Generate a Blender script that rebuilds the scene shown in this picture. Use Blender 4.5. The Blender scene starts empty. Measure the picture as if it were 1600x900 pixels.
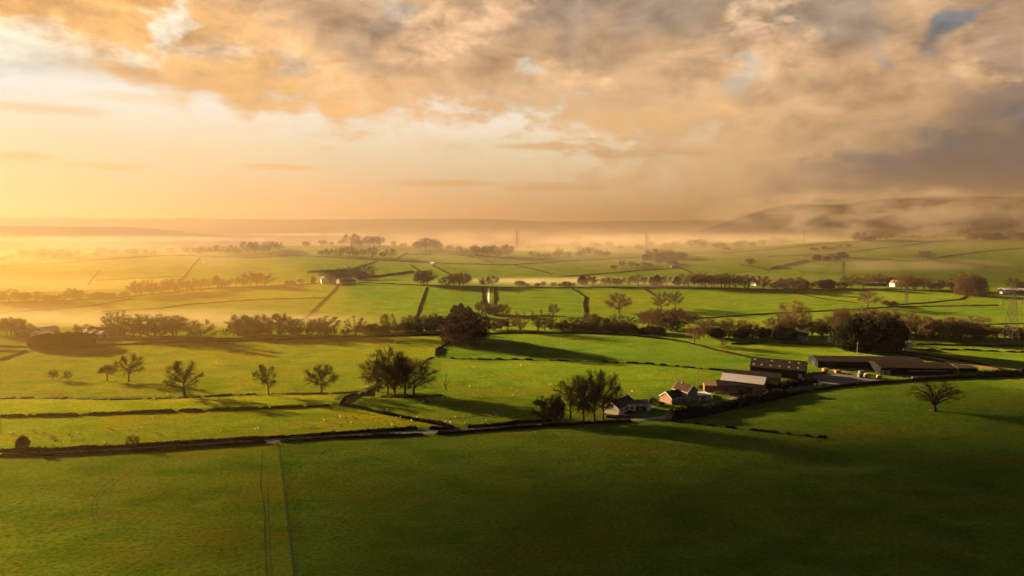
import bpy, bmesh, math, random
import numpy as np
from mathutils import Vector, Matrix
R = math.radians
random.seed(7)
scene = bpy.context.scene
C = scene.collection

# ------------------------------------------------------------------ camera
CAM_H = 80.0
PITCH = 5.37
F = 1067.0                      # focal length in pixels of the 1600 x 900 frame
cam_d = bpy.data.cameras.new("camera")
cam = bpy.data.objects.new("camera", cam_d); C.objects.link(cam)
cam_d.sensor_width = 36.0
cam_d.lens = 36.0 * F / 1600.0
cam_d.clip_start = 1.0
cam_d.clip_end = 40000.0
cam.location = (0, 0, CAM_H)
cam.rotation_euler = (R(90 - PITCH), 0, 0)
scene.camera = cam

EXPO = 3.72
scene.view_settings.view_transform = 'Standard'
scene.view_settings.look = 'None'
scene.view_settings.exposure = EXPO
scene.view_settings.gamma = 1.0
scene.cycles.use_adaptive_sampling = True
scene.cycles.adaptive_threshold = 0.012
scene.cycles.adaptive_min_samples = 16
scene.cycles.time_limit = 900
scene.cycles.use_denoising = True
scene.cycles.max_bounces = 4
scene.cycles.diffuse_bounces = 2
scene.cycles.glossy_bounces = 1
scene.cycles.transmission_bounces = 2
scene.cycles.volume_bounces = 0
scene.cycles.transparent_max_bounces = 16
scene.cycles.volume_step_rate = 4

# ------------------------------------------------------------------ sun
SUN_AZ = -61.0      # degrees from the viewing direction, negative = left
SUN_EL = 13.0
sd = bpy.data.lights.new("sun", 'SUN')
sd.energy = 5.0
sd.angle = R(1.2)
sd.color = (1.0, 0.65, 0.31)
sun = bpy.data.objects.new("sun", sd); C.objects.link(sun)
sv = Vector((math.sin(R(SUN_AZ)) * math.cos(R(SUN_EL)), math.cos(R(SUN_AZ)) * math.cos(R(SUN_EL)), math.sin(R(SUN_EL))))
sun.rotation_euler = sv.to_track_quat('Z', 'Y').to_euler()

# ------------------------------------------------------------------ sky
def s2l(c):
    return tuple((v / 255 / 12.92) if v <= 10 else ((v / 255 + .055) / 1.055) ** 2.4 for v in c)

world = bpy.data.worlds.new("World"); scene.world = world
world.use_nodes = True
world.cycles.sampling_method = 'MANUAL'
world.cycles.sample_map_resolution = 512
NT = world.node_tree; NT.nodes.clear()
def wl(a, b): NT.links.new(a, b)
def put(sock, v):
    if isinstance(v, (int, float)): sock.default_value = v
    elif isinstance(v, tuple): sock.default_value = (*v, 1.0) if len(sock.default_value) == 4 else v
    else: wl(v, sock)
def M(op, a, b=0.0, c=None, clamp=False):
    n = NT.nodes.new('ShaderNodeMath'); n.operation = op; n.use_clamp = clamp
    put(n.inputs[0], a); put(n.inputs[1], b)
    if c is not None: put(n.inputs[2], c)
    return n.outputs[0]
def MIX(f, a, b):
    n = NT.nodes.new('ShaderNodeMix'); n.data_type = 'RGBA'
    put(n.inputs[0], f); put(n.inputs[6], a); put(n.inputs[7], b)
    return n.outputs[2]
def SMOOTH(x, lo, hi):
    n = NT.nodes.new('ShaderNodeMapRange'); n.interpolation_type = 'SMOOTHSTEP'
    put(n.inputs[0], x); n.inputs[1].default_value = lo; n.inputs[2].default_value = hi
    return n.outputs[0]
def RAMP(x, lo, hi, stops):
    n = NT.nodes.new('ShaderNodeMapRange'); put(n.inputs[0], x)
    n.inputs[1].default_value = lo; n.inputs[2].default_value = hi
    r = NT.nodes.new('ShaderNodeValToRGB'); wl(n.outputs[0], r.inputs[0])
    cr = r.color_ramp
    for i, (p, col) in enumerate(stops):
        e = cr.elements[i] if i < 2 else cr.elements.new((p - lo) / (hi - lo))
        e.position = (p - lo) / (hi - lo)
        e.color = (*s2l(col), 1)
    return r.outputs[0]

def px_dir(px, py):
    """world direction through a pixel of the 1600 x 900 frame"""
    x = (px - 800) / F; y = -(py - 450) / F
    p = R(PITCH)
    return np.array([x, math.cos(p) + y * math.sin(p), -math.sin(p) + y * math.cos(p)])
def azel(px, py):
    d = px_dir(px, py)
    return math.degrees(math.atan2(d[0], d[1])), math.degrees(math.atan2(d[2], math.hypot(d[0], d[1])))

tc = NT.nodes.new('ShaderNodeTexCoord')
sx = NT.nodes.new('ShaderNodeSeparateXYZ'); wl(tc.outputs['Generated'], sx.inputs[0])
DX, DY, DZ = sx.outputs
AZ0 = M('MULTIPLY', M('ARCTAN2', DX, DY), 57.29578)
EL0 = M('MULTIPLY', M('ARCSINE', DZ), 57.29578)
def NOISE(scale_az, scale_el, off, detail=6, rough=.55, dist=0.0, col=False):
    cv = NT.nodes.new('ShaderNodeCombineXYZ')
    put(cv.inputs[0], M('MULTIPLY', AZ0, scale_az)); put(cv.inputs[1], M('MULTIPLY', EL0, scale_el)); cv.inputs[2].default_value = off
    n = NT.nodes.new('ShaderNodeTexNoise'); wl(cv.outputs[0], n.inputs['Vector'])
    n.inputs['Scale'].default_value = 1.0; n.inputs['Detail'].default_value = detail; n.inputs['Roughness'].default_value = rough
    n.inputs['Distortion'].default_value = dist
    return n.outputs['Color'] if col else n.outputs[0]
wn = NOISE(.10, .16, 3.1, 4, .6, .3, col=True)
ws = NT.nodes.new('ShaderNodeSeparateColor'); wl(wn, ws.inputs[0])
# warped coordinates, so that every cloud gets a ragged outline
AZ = M('ADD', AZ0, M('MULTIPLY', M('SUBTRACT', ws.outputs[0], .5), 13.0))
EL = M('ADD', EL0, M('MULTIPLY', M('SUBTRACT', ws.outputs[1], .5), 6.0))
fine = NOISE(.42, .75, 9.7, 6, .6, .25)
fine2 = NOISE(.22, .42, 21.3, 4, .58, .4)

base_l = RAMP(EL0, -2, 22, [(-2, (180, 140, 110)), (0, (214, 176, 140)), (2.5, (238, 208, 164)), (6, (250, 234, 196)), (9.5, (255, 252, 238)), (13, (250, 242, 226)), (22, (215, 205, 185))])
base_r = RAMP(EL0, -2, 22, [(-2, (196, 150, 100)), (0, (210, 166, 112)), (2.5, (236, 190, 134)), (6, (243, 200, 146)), (9.5, (234, 194, 144)), (13, (196, 160, 122)), (22, (140, 135, 128))])
base = MIX(SMOOTH(AZ, 9, 29), base_l, base_r)
base = MIX(SMOOTH(AZ0, 24, 60), base, tuple((*s2l((92, 88, 84)), 1))[:3])
nb = M('SUBTRACT', 0.0, AZ0)
base = MIX(SMOOTH(nb, 75, 150), base, s2l((88, 90, 96)))

def WVEC(a, e):
    cv = NT.nodes.new('ShaderNodeCombineXYZ'); put(cv.inputs[0], a); put(cv.inputs[1], e); return cv.outputs[0]
WARPED = WVEC(AZ, EL); PLAIN = WVEC(AZ0, EL0)
FN = M('MULTIPLY', M('SUBTRACT', fine, .5), -1.5)
def blob(col, b, px, py, rx, ry, c, op=1.0, rot=0.0, soft=.55, edge=.55):
    a0, e0 = azel(px, py)
    mp = NT.nodes.new('ShaderNodeMapping'); mp.vector_type = 'TEXTURE'
    wl(WARPED if b else PLAIN, mp.inputs[0])
    mp.inputs[1].default_value = (a0, e0, 0); mp.inputs[2].default_value = (0, 0, R(rot)); mp.inputs[3].default_value = (rx / 18.6, ry / 18.6, 1)
    ln = NT.nodes.new('ShaderNodeVectorMath'); ln.operation = 'LENGTH'; wl(mp.outputs[0], ln.inputs[0])
    mr = NT.nodes.new('ShaderNodeMapRange'); mr.interpolation_type = 'SMOOTHSTEP'
    wl(M('ADD', ln.outputs[1], FN), mr.inputs[0])
    mr.inputs[1].default_value = 1.35; mr.inputs[2].default_value = 1.35 - soft * 1.25
    mr.inputs[3].default_value = 0.0; mr.inputs[4].default_value = op
    return MIX(mr.outputs[0], col, s2l(c))

SKY_BLOBS = [
    # px, py, rx, ry, colour, opacity, rotation, softness
    (870, 175, 130, 22, (226, 222, 192), .7, -4, .8),
    (820, 232, 60, 12, (235, 222, 178), .5, 0, .9),
    # the big deck across the top
    (200, 10, 330, 70, (238, 180, 98), 1, 0, .7),
    (560, 40, 300, 130, (238, 188, 130), 1, -8, .6),
    (330, 120, 190, 34, (243, 186, 112), .95, -6, .7),
    (640, 128, 170, 28, (242, 192, 132), .95, -8, .7),
    (860, 70, 300, 110, (216, 176, 132), 1, -6, .6),
    (1060, 80, 260, 130, (228, 186, 138), 1, 0, .6),
    (1330, 120, 330, 180, (220, 178, 132), 1, 0, .6),
    (1260, 240, 300, 66, (236, 192, 138), .85, 10, .9),
    (1010, 190, 150, 22, (238, 190, 128), .85, 5, .7),
    (560, 42, 120, 54, (156, 142, 126), .9, -15, .8),
    (450, 15, 130, 40, (190, 155, 115), .8, 0, .8),
    (640, 92, 90, 26, (190, 150, 108), .8, -10, .8),
    (900, 30, 190, 60, (142, 126, 110), .95, -4, .8),
    (790, 95, 90, 36, (178, 142, 102), .8, 10, .8),
    (1010, 70, 90, 45, (178, 144, 106), .8, 0, .8),
    (1090, 20, 110, 36, (142, 128, 112), .9, 0, .8),
    (1290, 35, 100, 50, (140, 128, 114), .9, -8, .8),
    (1400, 150, 170, 60, (196, 152, 108), .6, 12, .9),
    (1570, 110, 90, 110, (138, 118, 104), .85, 0, .9),
    (1500, 60, 80, 50, (206, 166, 124), .8, 0, .8),
    (1580, 262, 320, 92, (70, 78, 92), 1, 8, .9),
    (1420, 312, 120, 18, (150, 124, 98), .7, 8, .9),
    # lit tops and gaps
    (60, 12, 210, 52, (228, 166, 84), 1, 2, .8),
    (230, 40, 120, 34, (236, 178, 100), .8, 0, .8),
    (680, 50, 62, 34, (246, 200, 150), .85, 15, .8),
    (770, 25, 40, 24, (230, 184, 138), .7, 20, .8),
    (1210, 26, 40, 20, (244, 204, 160), .9, 20, .7),
    (1240, 70, 50, 24, (234, 188, 136), .6, 0, .9),
    (1090, 150, 90, 26, (240, 194, 142), .7, 10, .9),
    (880, 120, 70, 22, (240, 196, 144), .7, -8, .8),
    (1535, 92, 36, 24, (232, 190, 138), .8, 20, .8),
    (1520, 20, 44, 16, (92, 116, 132), .85, 14, .7),
    (1160, 90, 26, 16, (178, 178, 164), .7, -30, .9),
    (1150, 130, 24, 26, (186, 184, 168), .6, 10, .9),
    (1375, 98, 20, 12, (160, 160, 158), .7, 0, .9),
    (825, 112, 26, 14, (206, 204, 186), .7, 0, .9),
    (600, 20, 30, 20, (200, 190, 170), .7, 0, .9),
    (265, 48, 24, 34, (255, 244, 222), .9, 0, .8),
    (55, 85, 90, 30, (255, 250, 226), .9, 0, .8),
    (330, 82, 44, 12, (252, 226, 188), .7, -10, .9),
    (240, 98, 36, 10, (255, 240, 212), .8, -16, .9),
    (430, 100, 24, 10, (246, 224, 190), .6, 0, .9),
]
STREAKS = [
    (180, 260, 44, 4, (248, 196, 130), .8), (430, 261, 56, 5, (244, 190, 128), .9), (30, 244, 50, 6, (246, 194, 128), .9),
    (90, 258, 90, 4, (248, 205, 145), .6), (850, 229, 80, 6, (226, 180, 124), .9), (705, 287, 90, 6, (226, 178, 120), .9),
    (860, 293, 80, 7, (222, 174, 118), .8), (70, 170, 80, 7, (246, 214, 160), .8), (1010, 240, 110, 8, (214, 172, 118), .8),
    (510, 232, 18, 6, (250, 212, 158), .6), (300, 240, 60, 3, (252, 212, 156), .5), (215, 153, 60, 8, (248, 226, 180), .6),
]
col = base
for (px, py, rx, ry, c, op, rot, soft) in SKY_BLOBS:
    col = blob(col, True, px, py, rx, ry, c, op, rot, soft, .75)
for (px, py, rx, ry, c, op) in STREAKS:
    col = blob(col, False, px, py, rx, ry, c, op * .85, 0, .8, .8)
# billowing light and shade inside the cloud cover
cover = M('MAXIMUM', SMOOTH(EL, 8.0, 13.0), M('MULTIPLY', SMOOTH(AZ, 9.0, 24.0), .8))
bill = M('ADD', M('MULTIPLY', M('SUBTRACT', fine, .5), .9), M('MULTIPLY', M('SUBTRACT', fine2, .5), 1.0))
gain = M('ADD', 1.0, M('MULTIPLY', M('MULTIPLY', bill, cover), 1.9))
vm = NT.nodes.new('ShaderNodeVectorMath'); vm.operation = 'SCALE'
high = SMOOTH(EL0, 20, 46)
col = MIX(high, col, s2l((54, 76, 104)))
col = MIX(SMOOTH(nb, 60, 130), col, s2l((54, 66, 84)))
col = MIX(SMOOTH(AZ0, 50, 120), col, s2l((54, 66, 84)))
wl(col, vm.inputs[0]); put(vm.inputs[3], M('MULTIPLY', gain, 1.0 / 2 ** EXPO))
# below the horizon: dim
lowdim = MIX(SMOOTH(EL0, -6, -2), (0.05, 0.05, 0.03), vm.outputs[0])
skyt = NT.nodes.new('ShaderNodeTexSky'); skyt.sky_type = 'NISHITA'; skyt.sun_disc = False
skyt.sun_elevation = R(SUN_EL); skyt.sun_rotation = R(SUN_AZ); skyt.altitude = 200; skyt.dust_density = 3.0
bg1 = NT.nodes.new('ShaderNodeBackground'); wl(skyt.outputs[0], bg1.inputs[0]); bg1.inputs[1].default_value = .05
bg2 = NT.nodes.new('ShaderNodeBackground'); wl(lowdim, bg2.inputs[0]); bg2.inputs[1].default_value = 1.0
mx = NT.nodes.new('ShaderNodeMixShader'); mx.inputs[0].default_value = .985
wl(bg1.outputs[0], mx.inputs[1]); wl(bg2.outputs[0], mx.inputs[2])
wo = NT.nodes.new('ShaderNodeOutputWorld'); wl(mx.outputs[0], wo.inputs[0])

# ------------------------------------------------------------------ terrain height
_rng = np.random.RandomState(11)
_LAT = _rng.rand(256, 256)
def vnoise(x, y, off=0):
    x = np.asarray(x, float) + off * 17.3; y = np.asarray(y, float) + off * 9.1
    xi = np.floor(x).astype(int); yi = np.floor(y).astype(int)
    fx = x - xi; fy = y - yi
    fx = fx * fx * fx * (fx * (fx * 6 - 15) + 10); fy = fy * fy * fy * (fy * (fy * 6 - 15) + 10)
    g = lambda a, b: _LAT[a % 256, b % 256]
    return ((g(xi, yi) * (1 - fx) + g(xi + 1, yi) * fx) * (1 - fy) + (g(xi, yi + 1) * (1 - fx) + g(xi + 1, yi + 1) * fx) * fy) - .5
def sstep(a, b, x):
    t = np.clip((np.asarray(x, float) - a) / (b - a), 0, 1)
    return t * t * (3 - 2 * t)
_s = np.arange(0, 13000, 5.0)
def _prof(pts, k):
    p = np.interp(_s, [a for a, b in pts], [b for a, b in pts])
    n = int(k / 5)
    w = np.hanning(2 * n + 3)[1:-1]; w /= w.sum()
    return np.convolve(np.pad(p, len(w) // 2, mode='edge'), w, mode='valid')[:len(_s)]
_P1 = _prof([(0, 0), (150, 0), (300, -.5), (360, -.5), (420, 1.5), (475, 4.2), (500, 3.0), (545, -3), (620, -5), (700, 0), (850, 8.5), (885, 7), (940, 1), (1050, 2), (1300, 4), (1700, -2), (2200, -12), (3000, -20), (13000, -20)], 28)
_RB = _prof([(0, 0), (950, 0), (1100, .28), (1400, 1), (1460, 1), (1700, .45), (2100, 0), (13000, 0)], 70)
_U = [-1.2, -.75, -.6, -.33, -.2, -.1, 0, .1, .2, .32, .45, .55, .75, 1.2]
_A = [10, 16, 26, 33, 36, 32, 24, 18, 16, 26, 38, 45, 47, 40]
_SW = [1.24, 1.18, 1.12, 1.03, 1, 1, 1, 1, 1, 1, 1, 1, 1, 1]
_SB = [0, -3, -2, 0, 0, 0, -1, -2.5, -3.5, -4.5, -6, -7, -11, -12]
def H(X, Y):
    X = np.asarray(X, float); Y = np.asarray(Y, float)
    Yf = np.maximum(Y, 60.0)
    u = X / Yf
    far = sstep(560, 680, Yf)
    sw = 1 + (np.interp(u, _U, _SW) - 1) * far
    D = np.where(Yf < 1300, Yf * sw, Yf + 1300 * (sw - 1) * (1 - sstep(1300, 1900, Yf)))
    z = np.interp(D, _s, _P1)
    z = z + np.interp(u, _U, _SB) * sstep(620, 850, D) * (1 - sstep(950, 1200, D))
    z = z + np.interp(u, _U, _A) * np.interp(D, _s, _RB)
    amp = 1 + sstep(500, 1500, Yf) * 4
    z = z + amp * .85 * vnoise(X / 190, Y / 150, 1) * sstep(40, 160, np.hypot(X, Y)) * (1 - .6 * sstep(230, 330, Yf) * (1 - sstep(430, 600, Yf)))
    z = z + .42 * vnoise(X / 46, Y / 30, 2) * sstep(30, 140, np.hypot(X, Y)) + .16 * vnoise(X / 13, Y / 9, 3)
    # second far ridge in the middle of the picture
    z = z + np.interp(u, [-.3, -.05, .1, .3, .5, 1], [0, 14, 26, 40, 46, 46]) * np.exp(-((Y - 2150) / 330) ** 2) * (.8 + .6 * vnoise(X / 500, Y / 600, 7))
    # a wet hollow on the right of the near field
    z = z - 2.2 * np.exp(-(((X - 112) / 17) ** 2 + ((Y - 226) / 9) ** 2))
    # hills on the horizon
    z = z + 112 * (1 - sstep(-.58, -.36, u)) * np.exp(-((Y - 4900) / 600) ** 2) * (.85 + .35 * vnoise(X / 900, Y / 3000, 4))
    ridge = 140 + 40 * (1 - sstep(-.7, -.2, u)) + 55 * vnoise(X / 1300, Y / 4000, 5) + 14 * vnoise(X / 300, Y / 4000, 6)
    z = z + ridge * np.exp(-((Y - 7700) / 800) ** 2)
    rh = np.interp(u, [.16, .24, .33, .40, .47, .6, .8, 1.2], [0, 40, 125, 178, 196, 205, 225, 230])
    z = z + rh * np.exp(-((Y - 3100) / 520) ** 2) * (1 + .16 * vnoise(X / 260, Y / 500, 8))
    return z
def h1(x, y): return float(H(x, y))

_T = 40 * np.exp(np.arange(0, 5.75, .0025))
def at(px, py):
    """the point of the ground seen at a pixel"""
    d = px_dir(px, py)
    X = d[0] * _T; Y = d[1] * _T; Z = CAM_H + d[2] * _T
    g = Z - H(X, Y)
    k = np.argmax(g < 0)
    if g[k] >= 0: k = len(_T) - 1
    k = max(k, 1)
    a, b = _T[k - 1], _T[k]
    f = g[k - 1] / (g[k - 1] - g[k] + 1e-9)
    t = a + (b - a) * min(max(f, 0), 1)
    x, y = d[0] * t, d[1] * t
    return Vector((x, y, h1(x, y)))

# ------------------------------------------------------------------ materials
def mat(name, col, rough=.85, var=.25, scale=1.0, col2=None, spec=.2, bump=0.0, metallic=0.0, bscale=None):
    m = bpy.data.materials.new(name); m.use_nodes = True
    nt = m.node_tree; b = nt.nodes['Principled BSDF']
    b.inputs['Roughness'].default_value = rough
    b.inputs['Specular IOR Level'].default_value = spec
    b.inputs['Metallic'].default_value = metallic
    t = nt.nodes.new('ShaderNodeTexCoord')
    n = nt.nodes.new('ShaderNodeTexNoise'); n.inputs['Scale'].default_value = scale; n.inputs['Detail'].default_value = 5
    nt.links.new(t.outputs['Object'], n.inputs['Vector'])
    r = nt.nodes.new('ShaderNodeValToRGB'); nt.links.new(n.outputs[0], r.inputs[0])
    c2 = col2 or tuple(v * (1 - var) for v in col)
    c1 = col if col2 else tuple(min(1, v * (1 + var)) for v in col)
    r.color_ramp.elements[0].position = .3; r.color_ramp.elements[0].color = (*c2, 1)
    r.color_ramp.elements[1].position = .7; r.color_ramp.elements[1].color = (*c1, 1)
    nt.links.new(r.outputs[0], b.inputs['Base Color'])
    if bump:
        bn = nt.nodes.new('ShaderNodeBump'); bn.inputs['Strength'].default_value = bump
        if bscale:
            n2 = nt.nodes.new('ShaderNodeTexNoise'); n2.inputs['Scale'].default_value = bscale
            nt.links.new(t.outputs['Object'], n2.inputs['Vector']); nt.links.new(n2.outputs[0], bn.inputs['Height'])
        else: nt.links.new(n.outputs[0], bn.inputs['Height'])
        nt.links.new(bn.outputs[0], b.inputs['Normal'])
    return m

def grass_mat():
    m = bpy.data.materials.new("pasture_grass"); m.use_nodes = True
    nt = m.node_tree; b = nt.nodes['Principled BSDF']; L = nt.links.new
    b.inputs['Roughness'].default_value = .9; b.inputs['Specular IOR Level'].default_value = .0
    g = nt.nodes.new('ShaderNodeNewGeometry')
    def noise(sc, det, rough=.55, sxyz=(1, 1, 1), dist=0):
        mp = nt.nodes.new('ShaderNodeMapping'); mp.inputs['Scale'].default_value = sxyz
        L(g.outputs['Position'], mp.inputs[0])
        n = nt.nodes.new('ShaderNodeTexNoise'); n.inputs['Scale'].default_value = sc; n.inputs['Detail'].default_value = det
        n.inputs['Roughness'].default_value = rough; n.inputs['Distortion'].default_value = dist
        L(mp.outputs[0], n.inputs['Vector']); return n.outputs[0]
    def ramp(x, a, ca, b_, cb):
        r = nt.nodes.new('ShaderNodeValToRGB'); L(x, r.inputs[0])
        r.color_ramp.elements[0].position = a; r.color_ramp.elements[0].color = (*ca, 1)
        r.color_ramp.elements[1].position = b_; r.color_ramp.elements[1].color = (*cb, 1); return r.outputs[0]
    def mix(f, a, c, mode='MIX'):
        n = nt.nodes.new('ShaderNodeMix'); n.data_type = 'RGBA'; n.blend_type = mode
        for s, v in ((n.inputs[0], f), (n.inputs[6], a), (n.inputs[7], c)):
            if isinstance(v, float): s.default_value = v
            elif isinstance(v, tuple): s.default_value = (*v, 1)
            else: L(v, s)
        return n.outputs[2]
    big = noise(.006, 3); mid = noise(.05, 6, .6, (1, 1.6, 1)); small = noise(.85, 5, .65, (1, 1.3, 1)); pat = noise(.022, 5, .6, (1, 2.2, 1), .4)
    c = ramp(big, .38, (.084, .144, .012), .62, (.124, .170, .014))
    c = mix(ramp(mid, .42, (0, 0, 0), .64, (.85, .85, .85)), c, (.054, .108, .004))
    c = mix(ramp(pat, .48, (0, 0, 0), .66, (.8, .8, .8)), c, (.122, .128, .008))
    c = mix(ramp(small, .42, (0, 0, 0), .68, (.75, .75, .75)), c, (.024, .056, .004))
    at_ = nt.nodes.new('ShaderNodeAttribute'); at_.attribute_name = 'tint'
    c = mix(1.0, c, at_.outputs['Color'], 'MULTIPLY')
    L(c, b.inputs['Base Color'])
    bn = nt.nodes.new('ShaderNodeBump'); bn.inputs['Strength'].default_value = 1.0; bn.inputs['Distance'].default_value = 1.0
    L(noise(.46, 8, .72, (1, 1.4, 1), .3), bn.inputs['Height'])
    bn2 = nt.nodes.new('ShaderNodeBump'); bn2.inputs['Strength'].default_value = .7; bn2.inputs['Distance'].default_value = .9
    L(noise(.08, 4, .6, (1, 2, 1)), bn2.inputs['Height']); L(bn.outputs[0], bn2.inputs['Normal'])
    L(bn2.outputs[0], b.inputs['Normal'])
    tr = nt.nodes.new('ShaderNodeBsdfTranslucent'); L(c, tr.inputs[0]); L(bn2.outputs[0], tr.inputs[1])
    return m

MAT = {
 'grass': grass_mat(),
 'bark': mat("bark", (.055, .036, .022), var=.3, scale=2, spec=0),
 'twig': mat("twigs", (.074, .047, .026), var=.3, scale=.5, spec=0),
 'twig_dark': mat("dark_twigs", (.054, .035, .019), var=.3, scale=.5, spec=0),
 'ever': mat("evergreen_leaves", (.013, .017, .008), var=.4, scale=.6, spec=0),
 'russet': mat("brown_leaves", (.052, .033, .016), var=.4, scale=.5, spec=0),
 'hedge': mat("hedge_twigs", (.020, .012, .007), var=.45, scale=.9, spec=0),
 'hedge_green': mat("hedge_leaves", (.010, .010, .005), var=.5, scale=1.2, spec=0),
 'white': mat("white_render", (.72, .70, .66), var=.06, scale=.6),
 'cream': mat("cream_render", (.62, .58, .50), var=.06, scale=.6),
 'stone': mat("grey_stone", (.25, .235, .20), var=.25, scale=2.5),
 'brick': mat("orange_brick", (.27, .15, .09), var=.22, scale=5),
 'redbrick': mat("red_brick", (.19, .09, .062), var=.35, scale=3),
 'slate': mat("dark_slate", (.030, .030, .033), var=.25, scale=3, rough=.6, spec=.05),
 'brownroof': mat("brown_tiles", (.060, .036, .026), var=.25, scale=3, rough=.7, spec=.05),
 'blackroof': mat("black_tiles", (.022, .022, .024), var=.2, scale=3, rough=.6, spec=.05),
 'paleroof': mat("pale_metal_sheet", (.36, .36, .36), var=.08, scale=1.5, rough=.5),
 'greyroof': mat("weathered_fibre_cement", (.024, .019, .015), var=.35, scale=.5, spec=.05),
 'darkclad': mat("dark_cladding", (.007, .008, .009), var=.3, scale=1, spec=.05),
 'black': mat("dark_interior", (.012, .012, .012), var=.1),
 'glass': mat("window_glass", (.05, .06, .07), rough=.1, spec=.6, var=.1),
 'skylight': mat("skylight_sheet", (.19, .20, .185), var=.1, rough=.4),
 'wood': mat("weathered_wood", (.17, .13, .09), var=.3, scale=4),
 'orange': mat("rusty_orange_wood", (.30, .13, .05), var=.25, scale=2),
 'concrete': mat("yard_concrete", (.115, .108, .095), var=.2, scale=.12, bump=.1, spec=.05),
 'road': mat("lane_tarmac", (.18, .17, .155), var=.2, scale=.4, spec=.05),
 'dirt': mat("farm_track_dirt", (.16, .105, .065), var=.3, scale=.3, spec=.05),
 'rut': mat("pressed_grass", (.034, .066, .005), var=.35, scale=.6, spec=.05),
 'tall': mat("rough_grass", (.030, .030, .008), var=.4, scale=.5, spec=.05),
 'steel': mat("galvanised_steel", (.045, .042, .038), var=.15, scale=2, rough=.5, metallic=.3),
 'wool': mat("sheep_wool", (.55, .50, .40), var=.12, scale=8),
 'teal': mat("pale_teal_door", (.38, .50, .48), var=.05),
 'car': mat("silver_car_paint", (.42, .43, .45), var=.03, rough=.3, spec=.5, metallic=.4),
 'carglass': mat("car_glass", (.03, .035, .04), rough=.08, spec=.7, var=.05),
 'tyre': mat("tyre_rubber", (.02, .02, .02), var=.1),
 'wrap': mat("black_bale_wrap", (.02, .02, .022), rough=.35, spec=.5, var=.2),
}
m = bpy.data.materials.new("estuary_water"); m.use_nodes = True
b = m.node_tree.nodes['Principled BSDF']; b.inputs['Base Color'].default_value = (.03, .04, .05, 1); b.inputs['Roughness'].default_value = .12
wv = m.node_tree.nodes.new('ShaderNodeTexNoise'); wv.inputs['Scale'].default_value = 90
wb = m.node_tree.nodes.new('ShaderNodeBump'); wb.inputs['Strength'].default_value = .15
m.node_tree.links.new(wv.outputs[0], wb.inputs['Height']); m.node_tree.links.new(wb.outputs[0], b.inputs['Normal'])
MAT['water'] = m

def vol_mat(name, col, dens, aniso):
    m = bpy.data.materials.new(name); m.use_nodes = True
    nt = m.node_tree; nt.nodes.clear()
    o = nt.nodes.new('ShaderNodeOutputMaterial'); v = nt.nodes.new('ShaderNodeVolumePrincipled')
    v.inputs['Color'].default_value = (*col, 1); v.inputs['Density'].default_value = dens; v.inputs['Anisotropy'].default_value = aniso
    v.inputs['Density Attribute'].default_value = ''
    nt.links.new(v.outputs[0], o.inputs['Volume'])
    m.cycles.homogeneous_volume = True
    return m

# ------------------------------------------------------------------ helpers
def tag(o, label=None, cat=None, group=None, kind=None):
    if label: o['label'] = label
    if cat: o['category'] = cat
    if group: o['group'] = group
    if kind: o['kind'] = kind
    return o
def mesh(name, V, Fc, m, parent=None, smooth=False):
    me = bpy.data.meshes.new(name)
    if isinstance(V, np.ndarray) and isinstance(Fc, np.ndarray):
        nv, nf, k = len(V), len(Fc), Fc.shape[1]
        me.vertices.add(nv); me.vertices.foreach_set('co', V.astype(np.float32).ravel())
        me.loops.add(nf * k); me.loops.foreach_set('vertex_index', Fc.astype(np.int32).ravel())
        me.polygons.add(nf); me.polygons.foreach_set('loop_start', np.arange(0, nf * k, k, dtype=np.int32))
        me.polygons.foreach_set('loop_total', np.full(nf, k, dtype=np.int32))
        me.update(calc_edges=True); me.validate()
    else:
        me.from_pydata([tuple(v) for v in V], [], [tuple(f) for f in Fc]); me.update()
    if m: me.materials.append(m)
    if smooth:
        for p in me.polygons: p.use_smooth = True
    o = bpy.data.objects.new(name, me); C.objects.link(o)
    if parent: o.parent = parent
    return o
def empty(name, loc, rz=0, label=None, cat=None, group=None):
    o = bpy.data.objects.new(name, None); C.objects.link(o)
    o.location = loc; o.rotation_euler = (0, 0, rz); o.empty_display_size = 1
    return tag(o, label, cat, group)
class MB:
    """collects boxes, prisms and tubes for one mesh"""
    def __init__(s): s.V = []; s.F = []
    def add(s, V, Fc):
        n = len(s.V); s.V += [tuple(v) for v in V]; s.F += [tuple(i + n for i in f) for f in Fc]
    def box(s, x0, x1, y0, y1, z0, z1):
        s.add([(x0, y0, z0), (x1, y0, z0), (x1, y1, z0), (x0, y1, z0), (x0, y0, z1), (x1, y0, z1), (x1, y1, z1), (x0, y1, z1)],
              [(0, 3, 2, 1), (4, 5, 6, 7), (0, 1, 5, 4), (1, 2, 6, 5), (2, 3, 7, 6), (3, 0, 4, 7)])
    def tube(s, pts, rad, n=4):
        pts = [Vector(p) for p in pts]; k = len(pts)
        if not isinstance(rad, (list, tuple)): rad = [rad] * k
        V = []; 
        for i, p in enumerate(pts):
            d = (pts[min(i + 1, k - 1)] - pts[max(i - 1, 0)]).normalized()
            a = d.orthogonal().normalized(); b_ = d.cross(a)
            for j in range(n):
                t = 2 * math.pi * j / n + .4
                V.append(p + (a * math.cos(t) + b_ * math.sin(t)) * rad[i])
        Fc = [(i * n + j, i * n + (j + 1) % n, (i + 1) * n + (j + 1) % n, (i + 1) * n + j) for i in range(k - 1) for j in range(n)]
        Fc += [tuple(range(n))[::-1], tuple(range((k - 1) * n, k * n))]
        s.add(V, Fc)
    def build(s, name, m, parent=None, smooth=False): return mesh(name, s.V, s.F, m, parent, smooth)

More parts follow.
